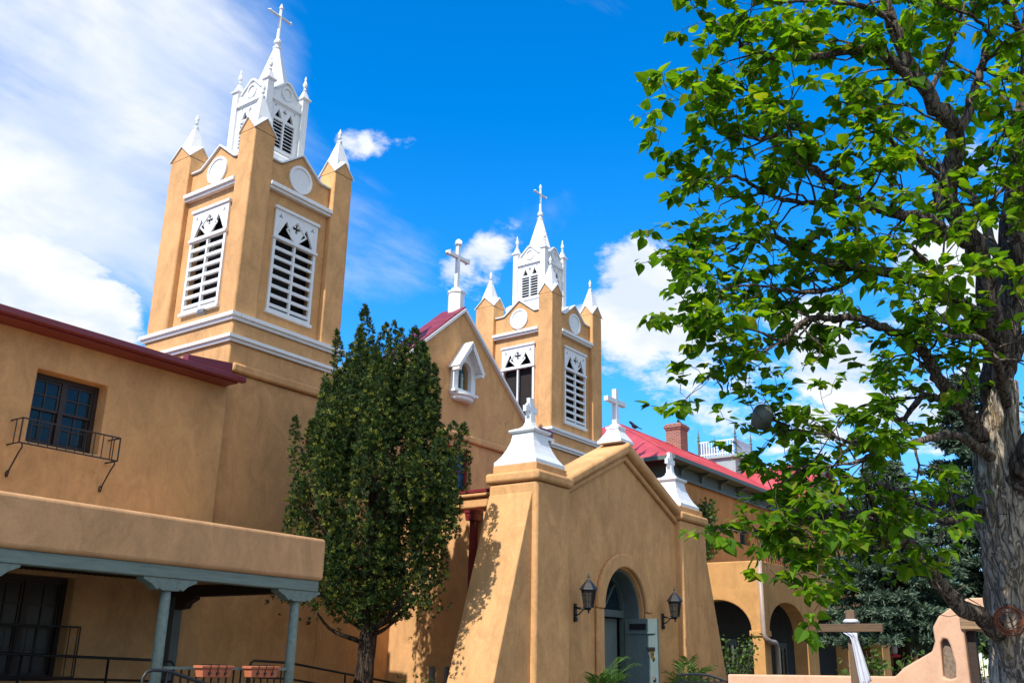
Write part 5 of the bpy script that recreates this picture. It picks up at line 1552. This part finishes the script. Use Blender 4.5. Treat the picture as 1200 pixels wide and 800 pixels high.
def bush(x, y, r, h, label, seed, n=420, L=.07, z0=.05):
    rs = random.Random(seed)
    t = building('garden_shrub', label, 'shrub', (x, y, 0), 0, 'garden shrubs by the arcade')
    b = MB(); lv = MB()
    for i in range(26):
        a = rs.uniform(0, 2*PI); c1 = Vector((x+r*math.cos(a)*rs.uniform(.3, 1), y+r*math.sin(a)*rs.uniform(.3, 1), h*rs.uniform(.6, 1)))
        c0 = Vector((x, y, z0)); b.tube([c0, c0.lerp(c1, .5)+UPV*.1, c1], [.012, .008, .004], 4)
        for k in range(n//26):
            P_ = c0.lerp(c1, rs.uniform(.35, 1.05))+rv(rs, .10)
            leaf_heart(lv, P_, rv(rs), UPV+rv(rs, .5), L*rs.uniform(.7, 1.3), rs)
    b.build('stems', M['bark_dark'], t, fix=False)
    tag(lv.build('foliage', M['shrub'], t, fix=False), kind='stuff')
bush(25.6, 11.2, .8, 2.35, 'tall shrub in front of the sunny arch of the arcade', 31, 700, .09)
bush(20.6, 5.9, .9, 2.0, 'leafy shrub behind the cross and low pink wall', 32, 900, .09)
bush(24.2, 5.0, .9, 1.9, 'small shrub at the foot of the spruce behind the wall', 33, 600, .08)
bush(17.2, 3.35, .7, 2.1, 'green shrub where the low wall steps up to the gateway', 34, 600, .06)
bush(19.6, 2.9, 1.1, 2.7, 'dense shrub filling the gateway opening', 37, 1600, .08)
bush(24.0, 1.6, 1.6, 3.4, 'large shrub beyond the gateway opening', 38, 1800, .10)
bush(12.0, 10.35, .5, 1.32, 'low bright green shrub below the last porch post', 36, 500, .05)

# vine on the convent terrace
vi = building('climbing_vine', 'green vine trailing over the convent balcony door', 'vine', (31.0, 14.3, 4.4))
rs = random.Random(77); b = MB(); lv = MB()
for i in range(12):
    p = Vector((30.6+rs.uniform(-.2, .5), 14.45, 4.42)); pts = [p]
    for k in range(14):
        p = p+Vector((rs.gauss(.02, .10), rs.gauss(-.005, .04), .18)); p.y = min(p.y, 14.52); pts.append(p.copy())
        for j in range(7): leaf_heart(lv, p+rv(rs, .13)+Vector((0, -.08, 0)), rv(rs)+Vector((0, -.2, -.5)), Vector((0, -1, .6))+rv(rs, .4), rs.uniform(.08, .14), rs)
    b.tube(pts, .012, 4)
b.build('stems', M['bark_dark'], vi, fix=False); tag(lv.build('foliage', M['shrub'], vi, fix=False), kind='stuff')

# ------------------------------------------------------------------ palms beside the church door
def palm(x, y, h, label, seed, nf=17):
    rs = random.Random(seed)
    t = building('palm', label, 'potted palm', (x, y, 0), 0, 'palms beside the church door')
    MB().lathe([(.17, .0), (.20, .02), (.25, .40), (.28, .41), (.28, .47), (.25, .47), (.24, .43), (.02, .43)], x, y, 20).build('pot', M['terracotta'], t, smooth=False)
    for i in range(nf):
        a = rs.uniform(0, 2*PI); L = rs.uniform(.75, 1.1); H_ = h*rs.uniform(.62, 1.0)-.45
        o_ = Vector((math.cos(a), math.sin(a), 0))
        if y+o_.y*L*.6 > PY-.15: o_.y = -abs(o_.y)*.3
        sp = L*rs.uniform(.35, .62)
        pts = [Vector((x, y, .43))+o_*(sp*q**1.6)+UPV*(H_*(1.35*q-.42*q*q*q)) for q in [k/12 for k in range(13)]]
        f_ = MB(); f_.tube(pts, [.011*(1-.8*k/12)+.001 for k in range(13)], 5)
        for k in range(4, 13):
            for e_ in (0, .5):
                if k == 12 and e_: continue
                P_ = pts[k].lerp(pts[min(12, k+1)], e_); d = (pts[min(12, k+1)]-pts[k-1]).normalized()
                sd = d.cross(UPV).normalized(); ll = .30*math.sin(PI*min(1, (k+e_-3)/10.5))**.6+.05
                for s_ in (-1, 1):
                    q = (d*.75+sd*s_*.8+UPV*rs.uniform(-.05, .25)).normalized(); w_ = d.cross(sd).cross(q).normalized()*.012
                    mid = P_+q*ll*.5+UPV*.012; tip = P_+q*ll-UPV*.05*rs.uniform(.4, 1.4)
                    f_.add([P_, mid+w_, tip, mid-w_], [(0, 1, 2, 3)])
        f_.build('frond', M['palm'], t, fix=False)
palm(15.85, 9.50, 1.85, 'green palm left of the church door', 41)
palm(19.35, 9.45, 1.90, 'bushy green palm right of the church door', 42, 24)

# grey floodlight housing fixed in the catalpa
lp_ = at(894, 486, 8.25)
sl_ = thing('tree_lamp', 'grey rounded lamp housing among the catalpa leaves above the roof deck', 'lamp', lp_)
b = MB().lathe([(.075, -.10), (.085, -.10), (.088, .02), (.075, .06), (.045, .085), (.006, .092)], 0, 0, 20)
mr_ = Matrix.Rotation(R(55), 3, rt) 
b.xf(lambda q_: mr_ @ Vector(q_)); b.build('lamp_head', M['lampgrey'], sl_, smooth=True)
b = MB().lathe([(.03, -.06), (.07, -.10), (.074, -.104), (.07, -.085)], 0, 0, 16); b.xf(lambda q_: mr_ @ Vector(q_)); b.build('lens', M['black'], sl_, smooth=True)
b = MB().tube([(0, 0, .02), rt*.10+UPV*-.05, rt*.22+UPV*-.10], .012, 6); b.build('bracket', M['black'], sl_)

# hummingbird feeder hanging under the spruce
fp = at(1049, 764, 20.5)
hf = thing('bird_feeder', 'small red and clear feeder hanging in the shade', 'bird feeder', fp)
MB().lathe([(.02, -.10), (.10, -.09), (.11, -.05), (.05, -.03)], 0, 0, 12).build('dish', M['feeder'], hf, smooth=True)
MB().lathe([(.035, -.03), (.055, .04), (.05, .12), (.02, .16)], 0, 0, 12).build('bottle', M['cloth'], hf, smooth=True)
MB().tube([(0, 0, .15), (0, 0, .9)], .004, 4).build('wire', M['black'], hf)
